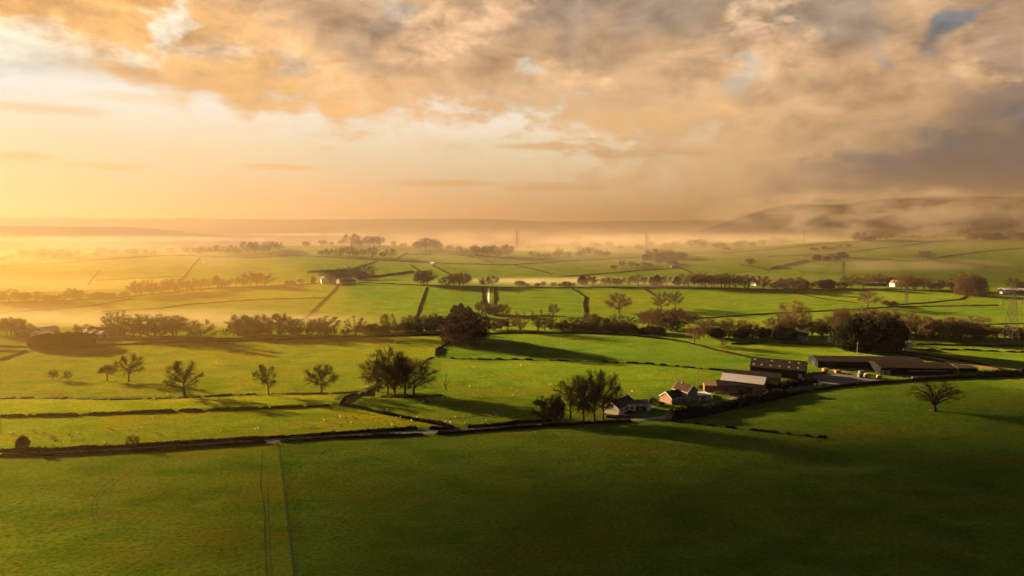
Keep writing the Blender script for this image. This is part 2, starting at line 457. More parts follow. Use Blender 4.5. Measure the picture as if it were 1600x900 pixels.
# ------------------------------------------------------------------ ground sheet
def in_poly(px, py, poly):
    inside = np.zeros(px.shape, bool); n = len(poly)
    for i in range(n):
        x0, y0 = poly[i]; x1, y1 = poly[(i + 1) % n]
        c = ((y0 > py) != (y1 > py)) & (px < (x1 - x0) * (py - y0) / ((y1 - y0) + 1e-12) + x0)
        inside ^= c
    return inside
def ground():
    ang = np.concatenate([np.arange(-180, -44, 2.5), np.arange(-44, 44, .17), np.arange(44, 180, 2.5)])
    rr = [0.0, 4, 10, 20, 32, 45, 60]
    while rr[-1] < 11300: rr.append(rr[-1] * 1.0072)
    rr = np.array(rr[1:])
    A, RR = np.meshgrid(np.radians(ang), rr)
    X = np.sin(A) * RR; Y = np.cos(A) * RR; Z = H(X, Y)
    na, nr = len(ang), len(rr)
    V = np.stack([X, Y, Z], -1).reshape(-1, 3)
    V = np.vstack([V, [[0, 0, h1(0, 0)]]])
    i = np.arange(nr - 1)[:, None]; j = np.arange(na)[None, :]; j2 = (j + 1) % na
    Q = np.stack([i * na + j, i * na + j2 + 0 * i, (i + 1) * na + j2, (i + 1) * na + j], -1).reshape(-1, 4)
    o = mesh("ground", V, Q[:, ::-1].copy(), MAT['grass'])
    # grass tint per field; left and middle ones have sunlit glow painted in
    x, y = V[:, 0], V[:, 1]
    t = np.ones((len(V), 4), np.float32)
    for poly, tint in FIELD_AND_GLOW_TINTS:
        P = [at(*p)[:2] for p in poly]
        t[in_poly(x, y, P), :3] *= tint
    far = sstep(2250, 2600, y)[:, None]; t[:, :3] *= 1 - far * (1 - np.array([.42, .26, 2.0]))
    mid_ = sstep(900, 1500, y)[:, None]; t[:, :3] *= 1 - mid_ * (1 - np.array([.86, .72, 1.5]))  # grass dulled with distance: haze painted into its colour
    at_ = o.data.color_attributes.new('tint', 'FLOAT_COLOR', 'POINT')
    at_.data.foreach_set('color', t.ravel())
    o.data.polygons.foreach_set('use_smooth', np.ones(len(o.data.polygons), bool))
    tag(o, kind='structure')
    return o
FIELD_AND_GLOW_TINTS = [
    ([(-60, 716), (200, 708), (432, 694), (441, 740), (450, 820), (462, 912), (-160, 912)], (1.32, 1.16, 1.0)),  # sunlit lift of the left foreground painted into its grass
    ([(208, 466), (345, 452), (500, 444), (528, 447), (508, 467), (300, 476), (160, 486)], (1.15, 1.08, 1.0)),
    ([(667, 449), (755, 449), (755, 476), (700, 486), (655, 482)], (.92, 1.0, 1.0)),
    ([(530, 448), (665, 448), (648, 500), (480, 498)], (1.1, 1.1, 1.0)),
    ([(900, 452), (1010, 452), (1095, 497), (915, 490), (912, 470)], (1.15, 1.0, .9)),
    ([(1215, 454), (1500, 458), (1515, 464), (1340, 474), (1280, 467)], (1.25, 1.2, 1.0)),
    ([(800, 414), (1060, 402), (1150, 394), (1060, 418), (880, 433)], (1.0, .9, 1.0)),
    ([(0, 652), (517, 633), (600, 647), (700, 667), (651, 669), (300, 691), (0, 705)], (2.0, 1.55, 1.0)),  # low sun's yellow glow painted into the left lane field
    ([(0, 624), (280, 622), (530, 616), (517, 631), (0, 649)], (2.2, 1.65, 1.0)),  # same painted sun glow, strip above the sheep field hedge
    ([(0, 563), (42, 550), (145, 541), (400, 533), (692, 524), (682, 556), (662, 564), (590, 603), (530, 614), (0, 622)], (1.5, 1.2, 1.0)),  # sun glow painted over the big left field
    ([(536, 632), (558, 617), (690, 619), (690, 565), (1000, 570), (1125, 580), (1020, 620), (985, 640), (850, 655), (712, 667)], (1.22, 1.16, 1.0)),  # middle field brightened by colour, as if better sunlit
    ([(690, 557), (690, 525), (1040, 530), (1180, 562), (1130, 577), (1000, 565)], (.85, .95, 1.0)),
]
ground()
def strip(name, pts, width, m, lift, kind='structure', label=None, cat=None, step=1.5):
    P = resample([at(*p) for p in pts], step)
    V = []; Fc = []
    for i, p in enumerate(P):
        d = (P[min(i + 1, len(P) - 1)] - P[max(i - 1, 0)]); d.z = 0; d.normalize()
        nrm = Vector((-d.y, d.x, 0))
        w = width * (1 + .15 * math.sin(i * .7 + len(P)))
        for k in range(4):
            q = p + nrm * (k / 3 - .5) * w
            V.append((q.x, q.y, h1(q.x, q.y) + lift))
    for i in range(len(P) - 1):
        for k in range(3): a = i * 4 + k; Fc.append((a, a + 1, a + 5, a + 4))
    o = mesh(name, V, Fc, m, None, True)
    return tag(o, label, cat, None, kind)
def resample(P, step):
    out = []
    # smooth the corners a little first
    for i in range(len(P) - 1):
        a, b_ = P[i], P[i + 1]
        n = max(1, int((b_ - a).length / step))
        for k in range(n): 
            q = a.lerp(b_, k / n); out.append(q)
    out.append(P[-1].copy())
    for _ in range(2):
        out = [out[0]] + [(out[i - 1] + out[i] * 2 + out[i + 1]) / 4 for i in range(1, len(out) - 1)] + [out[-1]]
    for q in out: q.z = h1(q.x, q.y)
    return out
# ------------------------------------------------------------------ air
def haze():
    mb = MB(); mb.box(-11800, 11800, -11800, 11800, -36, 292)
    o = mb.build("haze", vol_mat("haze_air", (.145, .118, .091), HAZE_D, .38))
    o.data.materials[0].cycles.homogeneous_volume = True
    tag(o, "pale golden morning haze filling the air over the fields", "haze", None, 'stuff')
HAZE_D = .00025
haze()
# ------------------------------------------------------------------ trees: prototypes of the bare winter trees
def tree_meshes(seed, Hh=14.0, rad=6.5, crown_lo=.28, limbs=9, sub=8, subsub=6, twig=9, trunk_r=.42, up=.0, lean=0.0, stems=1, tw=.039, vase=0.0, twl=1.0, zc=.60):
    rnd = random.Random(seed)
    T = MB(); K = MB()
    tv, tf = [], []
    cz = Hh * zc; rz = Hh * (1 - zc)
    def env(p):
        """>1 outside the crown"""
        q = Vector((p.x / rad, p.y / rad, (p.z - cz) / (rz if p.z > cz else cz - Hh * crown_lo * .75)))
        return q.length
    lobe = [(rnd.uniform(0, 6.28), rnd.uniform(-.6, .9), rnd.uniform(.82, 1.1)) for _ in range(9)]
    def target(i, n):
        z = -.45 + 1.42 * ((i + rnd.uniform(.2, .8)) / n); z = min(z, .97)
        a = i * 2.399 + rnd.uniform(-.5, .5)
        r = math.sqrt(max(0, 1 - z * z)) * rnd.uniform(.84, 1.0)
        zz = cz + z * (rz if z > 0 else cz - Hh * crown_lo * .9) * rnd.uniform(.85, 1.0)
        return Vector((math.cos(a) * r * rad, math.sin(a) * r * rad, zz))
    def curve(a, d0, b_, n=5, wob=.06):
        L = (b_ - a).length; c = a + d0.normalized() * L * .5; out = []
        for k in range(n + 1):
            t = k / n
            p = a * (1 - t) ** 2 + c * 2 * t * (1 - t) + b_ * t * t
            if 0 < k < n: p = p + Vector((rnd.gauss(0, 1), rnd.gauss(0, 1), rnd.gauss(0, .6))) * L * wob
            out.append(p)
        return out
    def twigs(p, d, L, n):
        for _ in range(n):
            dd = (d.normalized() * rnd.uniform(.2, 1.0) + Vector((rnd.gauss(0, .6), rnd.gauss(0, .6), rnd.gauss(.12, .55)))).normalized()
            l = L * rnd.uniform(.5, 1.2) * twl
            e = p + dd * l
            if env(e) > 1.1: e = p + dd * l * .35
            s = dd.orthogonal().normalized(); s.rotate(Matrix.Rotation(rnd.uniform(0, 6.28), 3, dd))
            w = tw * rnd.uniform(.7, 1.4)
            m_ = p + dd * l * .45 + s * w * 1.2
            n0 = len(tv)
            tv.extend([p - s * w * .5, p + s * w * .5, m_ + s * w * .4, e, m_ - s * w * .4]); tf.append((n0, n0 + 1, n0 + 2, n0 + 3, n0 + 4))
            # a side twig
            d2 = (dd + s * rnd.uniform(-1, 1)).normalized(); e2 = m_ + d2 * l * .5; s2 = d2.orthogonal().normalized() * w * .45
            n0 = len(tv); tv.extend([m_ - s2, m_ + s2, e2, (m_ + e2) / 2 - s2 * .8]); tf.append((n0, n0 + 1, n0 + 2, n0 + 3))
    trunks = []
    for s_ in range(stems):
        a = rnd.uniform(0, 6.28) if stems > 1 else 0
        off = Vector((math.cos(a), math.sin(a), 0)) * (.5 * (stems > 1))
        top = Vector((rnd.uniform(-.6, .6) + off.x * 4, rnd.uniform(-.6, .6) + off.y * 4, Hh * (.62 + .2 * up)))
        P = curve(off - Vector((0, 0, .4)), Vector((off.x * .3, off.y * .3, 1)), top, 7, .012)
        rr = [trunk_r * (1.35 if k == 0 else 1) * (1 - .78 * k / 7) for k in range(8)]
        T.tube(P, rr, 7); trunks.append((P, rr))
    for i in range(limbs):
        P, rr = trunks[i % stems]
        E = target(i, limbs)
        lo = crown_lo / .62 if vase == 0 else crown_lo * .6
        t = lo + (1 - lo) * max(0, min(1, (i / limbs) ** 1.1)) * (.92 if vase == 0 else .5)
        k = t * 7; k0 = min(6, int(k)); A = P[k0].lerp(P[k0 + 1], k - k0)
        hd = Vector((E.x, E.y, 0)).normalized()
        L1 = curve(A, hd * (.8 - vase * .4) + Vector((0, 0, .7 + vase * .9)), E, 6, .035)
        r0 = max(.09, rr[k0] * .55)
        K.tube(L1, [r0 * (1 - .85 * q / 6) + .02 for q in range(7)], 4)
        for j in range(sub):
            tt = 1.5 + 4.5 * (j + rnd.random()) / sub; q0 = min(5, int(tt)); B = L1[q0].lerp(L1[q0 + 1], tt - q0)
            out = Vector((B.x, B.y, (B.z - cz) * .8)).normalized()
            sd_ = Vector((rnd.gauss(0, 1), rnd.gauss(0, 1), rnd.gauss(.25, .7))).normalized()
            d1 = (out * .7 + sd_ * .8 + (L1[q0 + 1] - L1[q0]).normalized() * .5).normalized()
            ln = rad * rnd.uniform(.28, .56)
            E1 = B + d1 * ln
            while env(E1) > .98 and ln > .5: ln *= .8; E1 = B + d1 * ln
            L2 = curve(B, d1 + Vector((0, 0, .35)), E1, 4, .05)
            rb = .055 + r0 * .16
            K.tube(L2, [rb * (1 - .8 * q / 4) + .012 for q in range(5)], 3)
            for l in range(subsub):
                tt = .6 + 3.4 * (l + rnd.random()) / subsub; q0 = min(3, int(tt)); Cc = L2[q0].lerp(L2[q0 + 1], tt - q0)
                d2 = (d1 * .6 + Vector((rnd.gauss(0, .8), rnd.gauss(0, .8), rnd.gauss(.2, .6)))).normalized()
                ln2 = rnd.uniform(.8, 1.7) * rad / 6.5
                E2 = Cc + d2 * ln2
                K.tube([Cc, (Cc + E2) / 2 + Vector((rnd.gauss(0, .06), rnd.gauss(0, .06), .05)), E2], [.035, .024, .012], 3)
                for tt2 in (.25, .6, 1.0): twigs(Cc.lerp(E2, tt2), d2, .95 * rad / 6.5, max(1, twig // 3))
    n0 = len(K.V); K.V += [tuple(v) for v in tv]; K.F += [tuple(i + n0 for i in f) for f in tf]
    def shear(V): return [(v[0] + lean * v[2] + .0 * v[1], v[1], v[2]) for v in V]
    T.V = shear(T.V); K.V = shear(K.V)
    return T, K

def leafy_meshes(seed, Hh=10, rad=4.5, n=5200, base=.06, lobes=9, leaf=.34, conic=0.0, tuft=0.25):
    """evergreen: an uneven crown filled with leaf sprays"""
    rnd = np.random.RandomState(seed); r2 = random.Random(seed)
    T = MB(); T.tube([(0, 0, -.4), (.1, 0, Hh * .35), (0, .1, Hh * .7)], [rad * .07, rad * .05, rad * .02], 6)
    cs = []
    for i in range(lobes):
        a = i * 2.4 + r2.uniform(-.4, .4); t = (i + .5) / lobes
        rr_ = rad * (.55 - conic * .5 * t) * (0 if i == lobes - 1 else 1)
        z = Hh * (base + .18 + (.62 - .0 * conic) * t)
        s_ = rad * r2.uniform(.42, .62) * (1 - conic * .72 * t)
        cs.append((math.cos(a) * rr_, math.sin(a) * rr_, z, s_, s_ * r2.uniform(.8, 1.15)))
    cs.append((0, 0, Hh * .42, rad * .72, Hh * .36))
    V = []; Fc = []
    tot = sum(c[3] ** 2 for c in cs)
    for (x, y, z, s_, sz) in cs:
        k = int(n * s_ ** 2 / tot)
        d = rnd.normal(size=(k, 3)); d /= np.linalg.norm(d, axis=1)[:, None]
        rr_ = (.62 + .42 * rnd.rand(k) ** .6) + (rnd.rand(k) < tuft) * rnd.rand(k) * .16
        P = d * rr_[:, None] * np.array([s_, s_, sz]) + np.array([x, y, z])
        P = P[P[:, 2] > Hh * base * .3]
        k = len(P)
        a = rnd.normal(size=(k, 3)); a /= np.linalg.norm(a, axis=1)[:, None]
        b_ = np.cross(a, rnd.normal(size=(k, 3))); b_ /= np.linalg.norm(b_, axis=1)[:, None]
        w = leaf * (.6 + .8 * rnd.rand(k))[:, None]
        q = np.stack([P - a * w, P + b_ * w * .6, P + a * w * 1.1, P - b_ * w * .6], 1).reshape(-1, 3)
        n0 = len(V); V.extend(map(tuple, q)); Fc.extend([(n0 + 4 * i, n0 + 4 * i + 1, n0 + 4 * i + 2, n0 + 4 * i + 3) for i in range(k)])
    K = MB(); K.V = V; K.F = Fc
    return T, K

PROTO = {}
def proto(kind, TK, mt, mk):
    T, K = TK
    me = []
    zs = [v[2] for v in K.V]; xs = sorted(abs(v[0]) for v in K.V)
    hh = sorted(zs)[int(len(zs) * .997)]; ww = 2 * xs[int(len(xs) * .985)]
    for nm, mb_, mm in (('trunk', T, mt), ('crown', K, mk)):
        m_ = bpy.data.meshes.new(nm); m_.from_pydata(mb_.V, [], mb_.F); m_.update(); m_.materials.append(mm); me.append(m_)
    # the same tree as one mesh, for trees too small to show their parts
    n = len(T.V)
    m_ = bpy.data.meshes.new('small_tree'); m_.from_pydata(T.V + K.V, [], T.F + [tuple(i + n for i in f) for f in K.F]); m_.update()
    m_.materials.append(mt); m_.materials.append(mk)
    idx = np.zeros(len(T.F) + len(K.F), np.int32); idx[len(T.F):] = 1
    m_.polygons.foreach_set('material_index', idx); me.append(m_)
    PROTO.setdefault(kind, []).append((me, hh, ww))
B, W = MAT['bark'], MAT['twig']
for s in (1, 2, 3): proto('oak', tree_meshes(s, 14, 7.4, .15, 14, 8, 6, 9, .48, zc=.53), B, W)
for s in (4, 5): proto('round', tree_meshes(s, 13, 6.2, .20, 13, 8, 6, 9, .36, zc=.57), B, W)
for s in (6, 7): proto('tall', tree_meshes(s, 18, 6.2, .22, 13, 8, 6, 9, .42, up=.6, zc=.58, vase=.4), B, W)
proto('lean', tree_meshes(8, 14, 6.4, .25, 11, 8, 6, 9, .45, lean=-.22, zc=.58), B, W)
proto('leanright', tree_meshes(12, 14, 7.0, .25, 12, 8, 6, 9, .45, lean=.10, zc=.56), B, W)
for s in (9, 10): proto('bush', tree_meshes(s, 8, 4.8, .06, 14, 6, 5, 9, .16, stems=4, zc=.5, tw=.085, twl=1.2), B, MAT['twig_dark'])
proto('fork', tree_meshes(11, 10.5, 7.6, .34, 15, 6, 4, 8, .62, zc=.64, vase=.8, tw=.05), B, MAT['twig_dark'])
proto('flat', tree_meshes(13, 9, 6.4, .45, 11, 8, 6, 9, .34, stems=2, zc=.66), B, W)
proto('sapling', tree_meshes(14, 7, 3.2, .4, 8, 4, 4, 6, .14, zc=.66, tw=.05), B, MAT['twig_dark'])
proto('thin', tree_meshes(15, 9, 2.4, .3, 6, 2, 2, 2, .10, zc=.6, tw=.03, vase=.8), B, W)
for s in (21, 22, 23): proto('ever', leafy_meshes(s, 10, 5.2, 24000, .0, 12, .23, tuft=.12), B, MAT['ever'])
proto('yew', leafy_meshes(24, 12, 8.0, 26000, .0, 14, .25, tuft=.3), B, MAT['russet'])
proto('cone', leafy_meshes(25, 12, 3.4, 9000, .02, 9, .20, conic=.9), B, MAT['ever'])
proto('smallever', leafy_meshes(26, 6.5, 2.8, 6000, .16, 8, .15, conic=.6), B, MAT['twig_dark'])
# joined, rounded shrubby bush as seen in far hedgerows
for s in (16, 17, 18): proto('scrub', tree_meshes(s, 5, 4.2, .04, 13, 6, 5, 9, .12, stems=3, zc=.5, tw=.10, twl=1.4), B, MAT['twig_dark'])

_cnt = {}
TREES = []
def tree(kind, px, py, top, w=None, label=None, group=None, parts=None, cat='tree', rz=None, name=None, rnd=random):
    p = at(px, py) if not isinstance(px, Vector) else px
    d = math.hypot(p.x, p.y)
    depth = p.y * math.cos(R(PITCH)) + (CAM_H - p.z) * math.sin(R(PITCH))
    # height in metres from the pixels it spans
    if top is not None and top < 0: hm = -top
    else: hm = (py - top) * depth / F * 1.09
    L = PROTO[kind]; i = _cnt.get(kind, 0); _cnt[kind] = i + 1
    me, hh, ww = L[i % len(L)]
    sz = hm / hh
    if w is not None: w *= 1.12
    sxy = sz if w is None else (w * depth / F) / ww
    sxy = min(max(sxy, sz * .6), sz * 1.7)
    if rz is None: rz = rnd.uniform(0, 6.28) if kind not in ('lean', 'leanright', 'fork', 'flat') else rnd.uniform(-.2, .2)
    if parts is None: parts = (py - (top if top > 0 else py - hm * F / depth)) > 17
    nm = name or {'bush': 'bare_bush', 'scrub': 'hedgerow_bush', 'ever': 'evergreen_tree', 'yew': 'dense_tree', 'cone': 'conifer_tree', 'smallever': 'small_tree', 'sapling': 'sapling_tree', 'thin': 'young_tree'}.get(kind, 'bare_tree')
    if parts:
        o = bpy.data.objects.new(nm, None)
        for nmp, m_ in (('trunk', me[0]), ('crown', me[1])):
            c_ = bpy.data.objects.new(nmp, m_); C.objects.link(c_); c_.parent = o
    else:
        o = bpy.data.objects.new(nm, me[2])
    C.objects.link(o)
    o.location = (p.x, p.y, p.z - .05); o.rotation_euler = (0, 0, rz); o.scale = (sxy, sxy, sz)
    tag(o, label, cat if kind not in ('bush', 'scrub') else 'bush', group)
    TREES.append(o)
    return o

# ------------------------------------------------------------------ hedges
def hedge(pts, hgt, wid, label, gap=0.0, m='hedge', name='hedge', twigs=0.0, group=None, seed=None, step=None, world=False, cat='hedge'):
    P0 = [Vector(p) for p in pts] if world else [at(*p) for p in pts]
    dist = min(p.length for p in P0)
    if step is None: step = max(.7, dist / 420)
    P = resample(P0, step)
    rnd = np.random.RandomState(seed or (int(abs(P0[0].x * 7 + P0[0].y * 3)) % 9999))
    n = len(P)
    a_ = np.arange(n) * step
    hv = 1 + .30 * vnoise(a_ / 9, a_ * 0 + P0[0].x, 3) * 2 + .12 * (rnd.rand(n) - .5) * 2
    keep = np.ones(n, bool)
    if gap:
        g = vnoise(a_ / (1.6 if gap < .2 else 2.2), a_ * 0 + P0[0].y, 9) + .5 + .12 * (rnd.rand(n) - .5)
        keep = g > np.quantile(g, gap) if n > 4 else keep
    prof = [(-.44, 0), (-.48, .35), (-.40, .72), (-.18, .9), (.18, .9), (.40, .72), (.48, .35), (.44, 0)]
    K = len(prof); V = []; Fc = []; TV = []; TF = []
    start = None
    for i in range(n):
        low = not keep[i]
        d = P[min(i + 1, n - 1)] - P[max(i - 1, 0)]; d.z = 0
        if d.length < 1e-6: d = Vector((1, 0, 0))
        d.normalize(); nr = Vector((-d.y, d.x, 0))
        endf = .55 if (i == 0 or i == n - 1 or not keep[i - 1] or not keep[min(i + 1, n - 1)]) else 1.0
        if low: endf = .22
        for (u, v) in prof:
            jit = .13
            q = P[i] + nr * (u * wid * (.45 if low else 1) * (1 + rnd.uniform(-jit, jit) * 1.4)) + d * rnd.uniform(-.3, .3) * step
            z = P[i].z - .25 + (v * hgt * hv[i] * endf * (1 + rnd.uniform(-jit, jit)) + .25 if v > 0 else 0)
            V.append((q.x, q.y, z))
        if start is not None:
            b0 = len(V) - 2 * K
            for k in range(K - 1): Fc.append((b0 + k, b0 + K + k, b0 + K + k + 1, b0 + k + 1))
        else: Fc.append(tuple(range(len(V) - K, len(V))))
        if i == n - 1: Fc.append(tuple(range(len(V) - 1, len(V) - K - 1, -1)))
        start = i
        if twigs and not low:
            kk = twigs * 2.6 * step
            for _ in range(int(kk) + (rnd.rand() < kk % 1)):
                ph = rnd.uniform(0, math.pi)
                u = -math.cos(ph) * .56; v = min(1.0, .18 + .9 * math.sin(ph) ** .6) * rnd.uniform(.82, 1.10)
                if rnd.rand() < .35: v = rnd.uniform(.1, .9); u = math.copysign(.54, u)
                b_ = P[i] + nr * u * wid + d * rnd.uniform(-.5, .5) * step; b_.z = P[i].z + v * hgt * hv[i] * endf
                sz_ = rnd.uniform(.10, .24) * max(1, dist / 330) * (.8 + .25 * min(hgt, 3))
                a1 = Vector((rnd.normal(), rnd.normal(), rnd.normal() * .6 + .5)).normalized() * sz_
                a2 = a1.cross(Vector((rnd.normal(), rnd.normal(), rnd.normal()))).normalized() * sz_ * .6
                if rnd.rand() < .3: a2 *= .22; a1 *= 1.9
                n0 = len(TV); TV += [b_ - a1 * .5, b_ + a2, b_ + a1, b_ - a2]; TF.append((n0, n0 + 1, n0 + 2, n0 + 3))
    n0 = len(V); V += [tuple(v) for v in TV]; Fc += [tuple(i + n0 for i in f) for f in TF]
    if not V: return None
    o = mesh(name, V, Fc, MAT[m])
    return tag(o, label, cat, group)

NEAR = [
    # the two hedges either side of the lane and those that join it
    ([(0, 706), (100, 704), (200, 699), (300, 692), (400, 686.5), (500, 680.5), (600, 673.5), (652, 671)], 1.7, 1.6, "long brown hedge on the far side of the lane, left of the sheep gateway", 0, 'hedge', 7),
    ([(0, 713.5), (100, 711.5), (200, 706.5), (300, 700), (414, 692)], 1.5, 1.6, "low brown hedge on the near side of the lane, left of the field fence", 0, 'hedge', 7),
    ([(438, 691), (500, 687), (580, 683), (661, 680)], 1.5, 1.6, "low brown hedge on the near side of the lane, right of the field fence", 0, 'hedge', 7),
    ([(671, 671), (690, 670.5), (711, 670)], 1.6, 1.4, "short stub of hedge on the far side of the lane between two gateways", 0, 'hedge', 7),
    ([(682, 679), (740, 675), (800, 670.5), (860, 666), (930, 662), (986, 658.5)], 1.6, 1.7, "dark hedge on the near side of the lane below the clump of bare trees", 0, 'hedge', 7),
    ([(731, 668), (790, 663.5), (850, 658.5), (862, 658)], 1.8, 1.8, "dark hedge on the far side of the lane ending at the bare trees", 0, 'hedge', 7),
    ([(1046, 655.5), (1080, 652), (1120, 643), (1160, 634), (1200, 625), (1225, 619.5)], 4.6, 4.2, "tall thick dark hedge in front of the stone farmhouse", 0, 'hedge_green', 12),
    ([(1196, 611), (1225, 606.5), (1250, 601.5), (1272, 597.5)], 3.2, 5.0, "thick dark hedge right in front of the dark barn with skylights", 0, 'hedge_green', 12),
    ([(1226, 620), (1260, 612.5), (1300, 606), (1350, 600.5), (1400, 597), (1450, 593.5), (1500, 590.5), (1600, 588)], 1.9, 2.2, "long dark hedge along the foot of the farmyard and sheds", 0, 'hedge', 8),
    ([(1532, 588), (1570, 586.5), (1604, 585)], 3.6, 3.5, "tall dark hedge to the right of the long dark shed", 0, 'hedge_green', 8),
    ([(1040, 657), (1060, 660.5), (1085, 662.5), (1110, 665), (1160, 671), (1220, 677.5), (1292, 685)], 1.2, 1.0, "thin gappy hedge running down to the dark hollow on the right", .34, 'hedge', 9),
    ([(0, 652), (100, 650), (200, 646), (300, 642.5), (400, 639), (517, 634.5)], 1.5, 1.1, "low hedge with many small gaps across the yellow sheep field", .07, 'hedge', 8),
    ([(533, 632), (537, 627), (541, 622), (558, 616.5)], 1.6, 1.8, "short curved hedge climbing from the field corner towards the big tree clump", 0, 'hedge', 7),
    ([(533, 633), (565, 639), (600, 647), (630, 653), (660, 659), (710, 669)], 1.7, 1.7, "slanting brown hedge between the two sheep fields", 0, 'hedge', 7),
    ([(700, 534), (693, 541), (682, 549), (682, 556)], 1.8, 1.8, "short brown hedge winding down from the big dense bush", .1, 'hedge', 6),
    ([(680, 557), (670, 560.5), (662, 563.5)], .7, .8, "faint low hedge remnant curving down the middle field", .3, 'hedge', 3),
    ([(683, 558.5), (720, 561), (760, 562), (800, 562), (850, 563), (920, 565), (1000, 568), (1060, 573), (1132, 580)], 1.3, 1.0, "broken line of clipped hedge across the middle green field", .42, 'hedge', 6),
    ([(1045, 531), (1075, 536), (1120, 548), (1150, 554.5), (1182, 562)], 1.5, 1.6, "dark hedge slanting down to the dark barn from the valley trees", 0, 'hedge', 4),
    ([(145, 540.5), (200, 538.5), (300, 535), (400, 532.5), (500, 529), (600, 525.5), (692, 523.5)], 1.5, 1.8, "hedge along the crest of the yellow green field, left of the dense bush", 0, 'hedge', 4),
    ([(748, 522.5), (800, 521), (900, 521), (960, 523), (1000, 526), (1045, 531)], 1.5, 1.8, "hedge along the crest of the middle field, right of the dense bush", 0, 'hedge', 4),
    ([(0, 542), (52, 543)], 1.4, 1.6, "short hedge at the left edge below the misty farm", 0, 'hedge', 4),
    ([(0, 549.5), (42, 549.5)], 1.3, 1.4, "short upper hedge of the wedge of land at the left edge", 0, 'hedge', 4),
    ([(42, 550), (24, 554.5), (0, 563)], 1.5, 1.8, "slanting hedge coming in from the left edge of the picture", 0, 'hedge', 4),
    ([(150, 532.5), (230, 531.5), (300, 530.5), (400, 529.5)], 1.3, 1.6, "second hedge just behind the crest hedge by the solitary oak", 0, 'hedge', 3),
    ([(1143, 538), (1181, 537)], 1.4, 1.6, "short dark hedge above the small sapling on the right", 0, 'hedge', 3),
    ([(1220, 537), (1260, 539), (1306, 542)], 1.4, 1.6, "short dark hedge left of the block of dark evergreens", 0, 'hedge', 3),
    ([(1432, 538.5), (1500, 540), (1604, 541.5)], 1.3, 1.6, "upper of two straight hedges at the right edge beyond the track", 0, 'hedge', 3),
    ([(1440, 546.5), (1500, 547), (1540, 548.5), (1604, 551)], 1.2, 1.4, "lower gappy hedge of the two at the right edge beyond the track", .2, 'hedge', 3),
    ([(1409, 550), (1440, 555), (1480, 561), (1530, 569), (1566, 577)], 1.5, 1.4, "brown hedge on the far side of the farm track", 0, 'hedge', 4),
    ([(1398, 552), (1430, 557.5), (1470, 565), (1500, 571)], 1.2, 1.2, "brown hedge on the near side of the farm track", 0, 'hedge', 4),
]
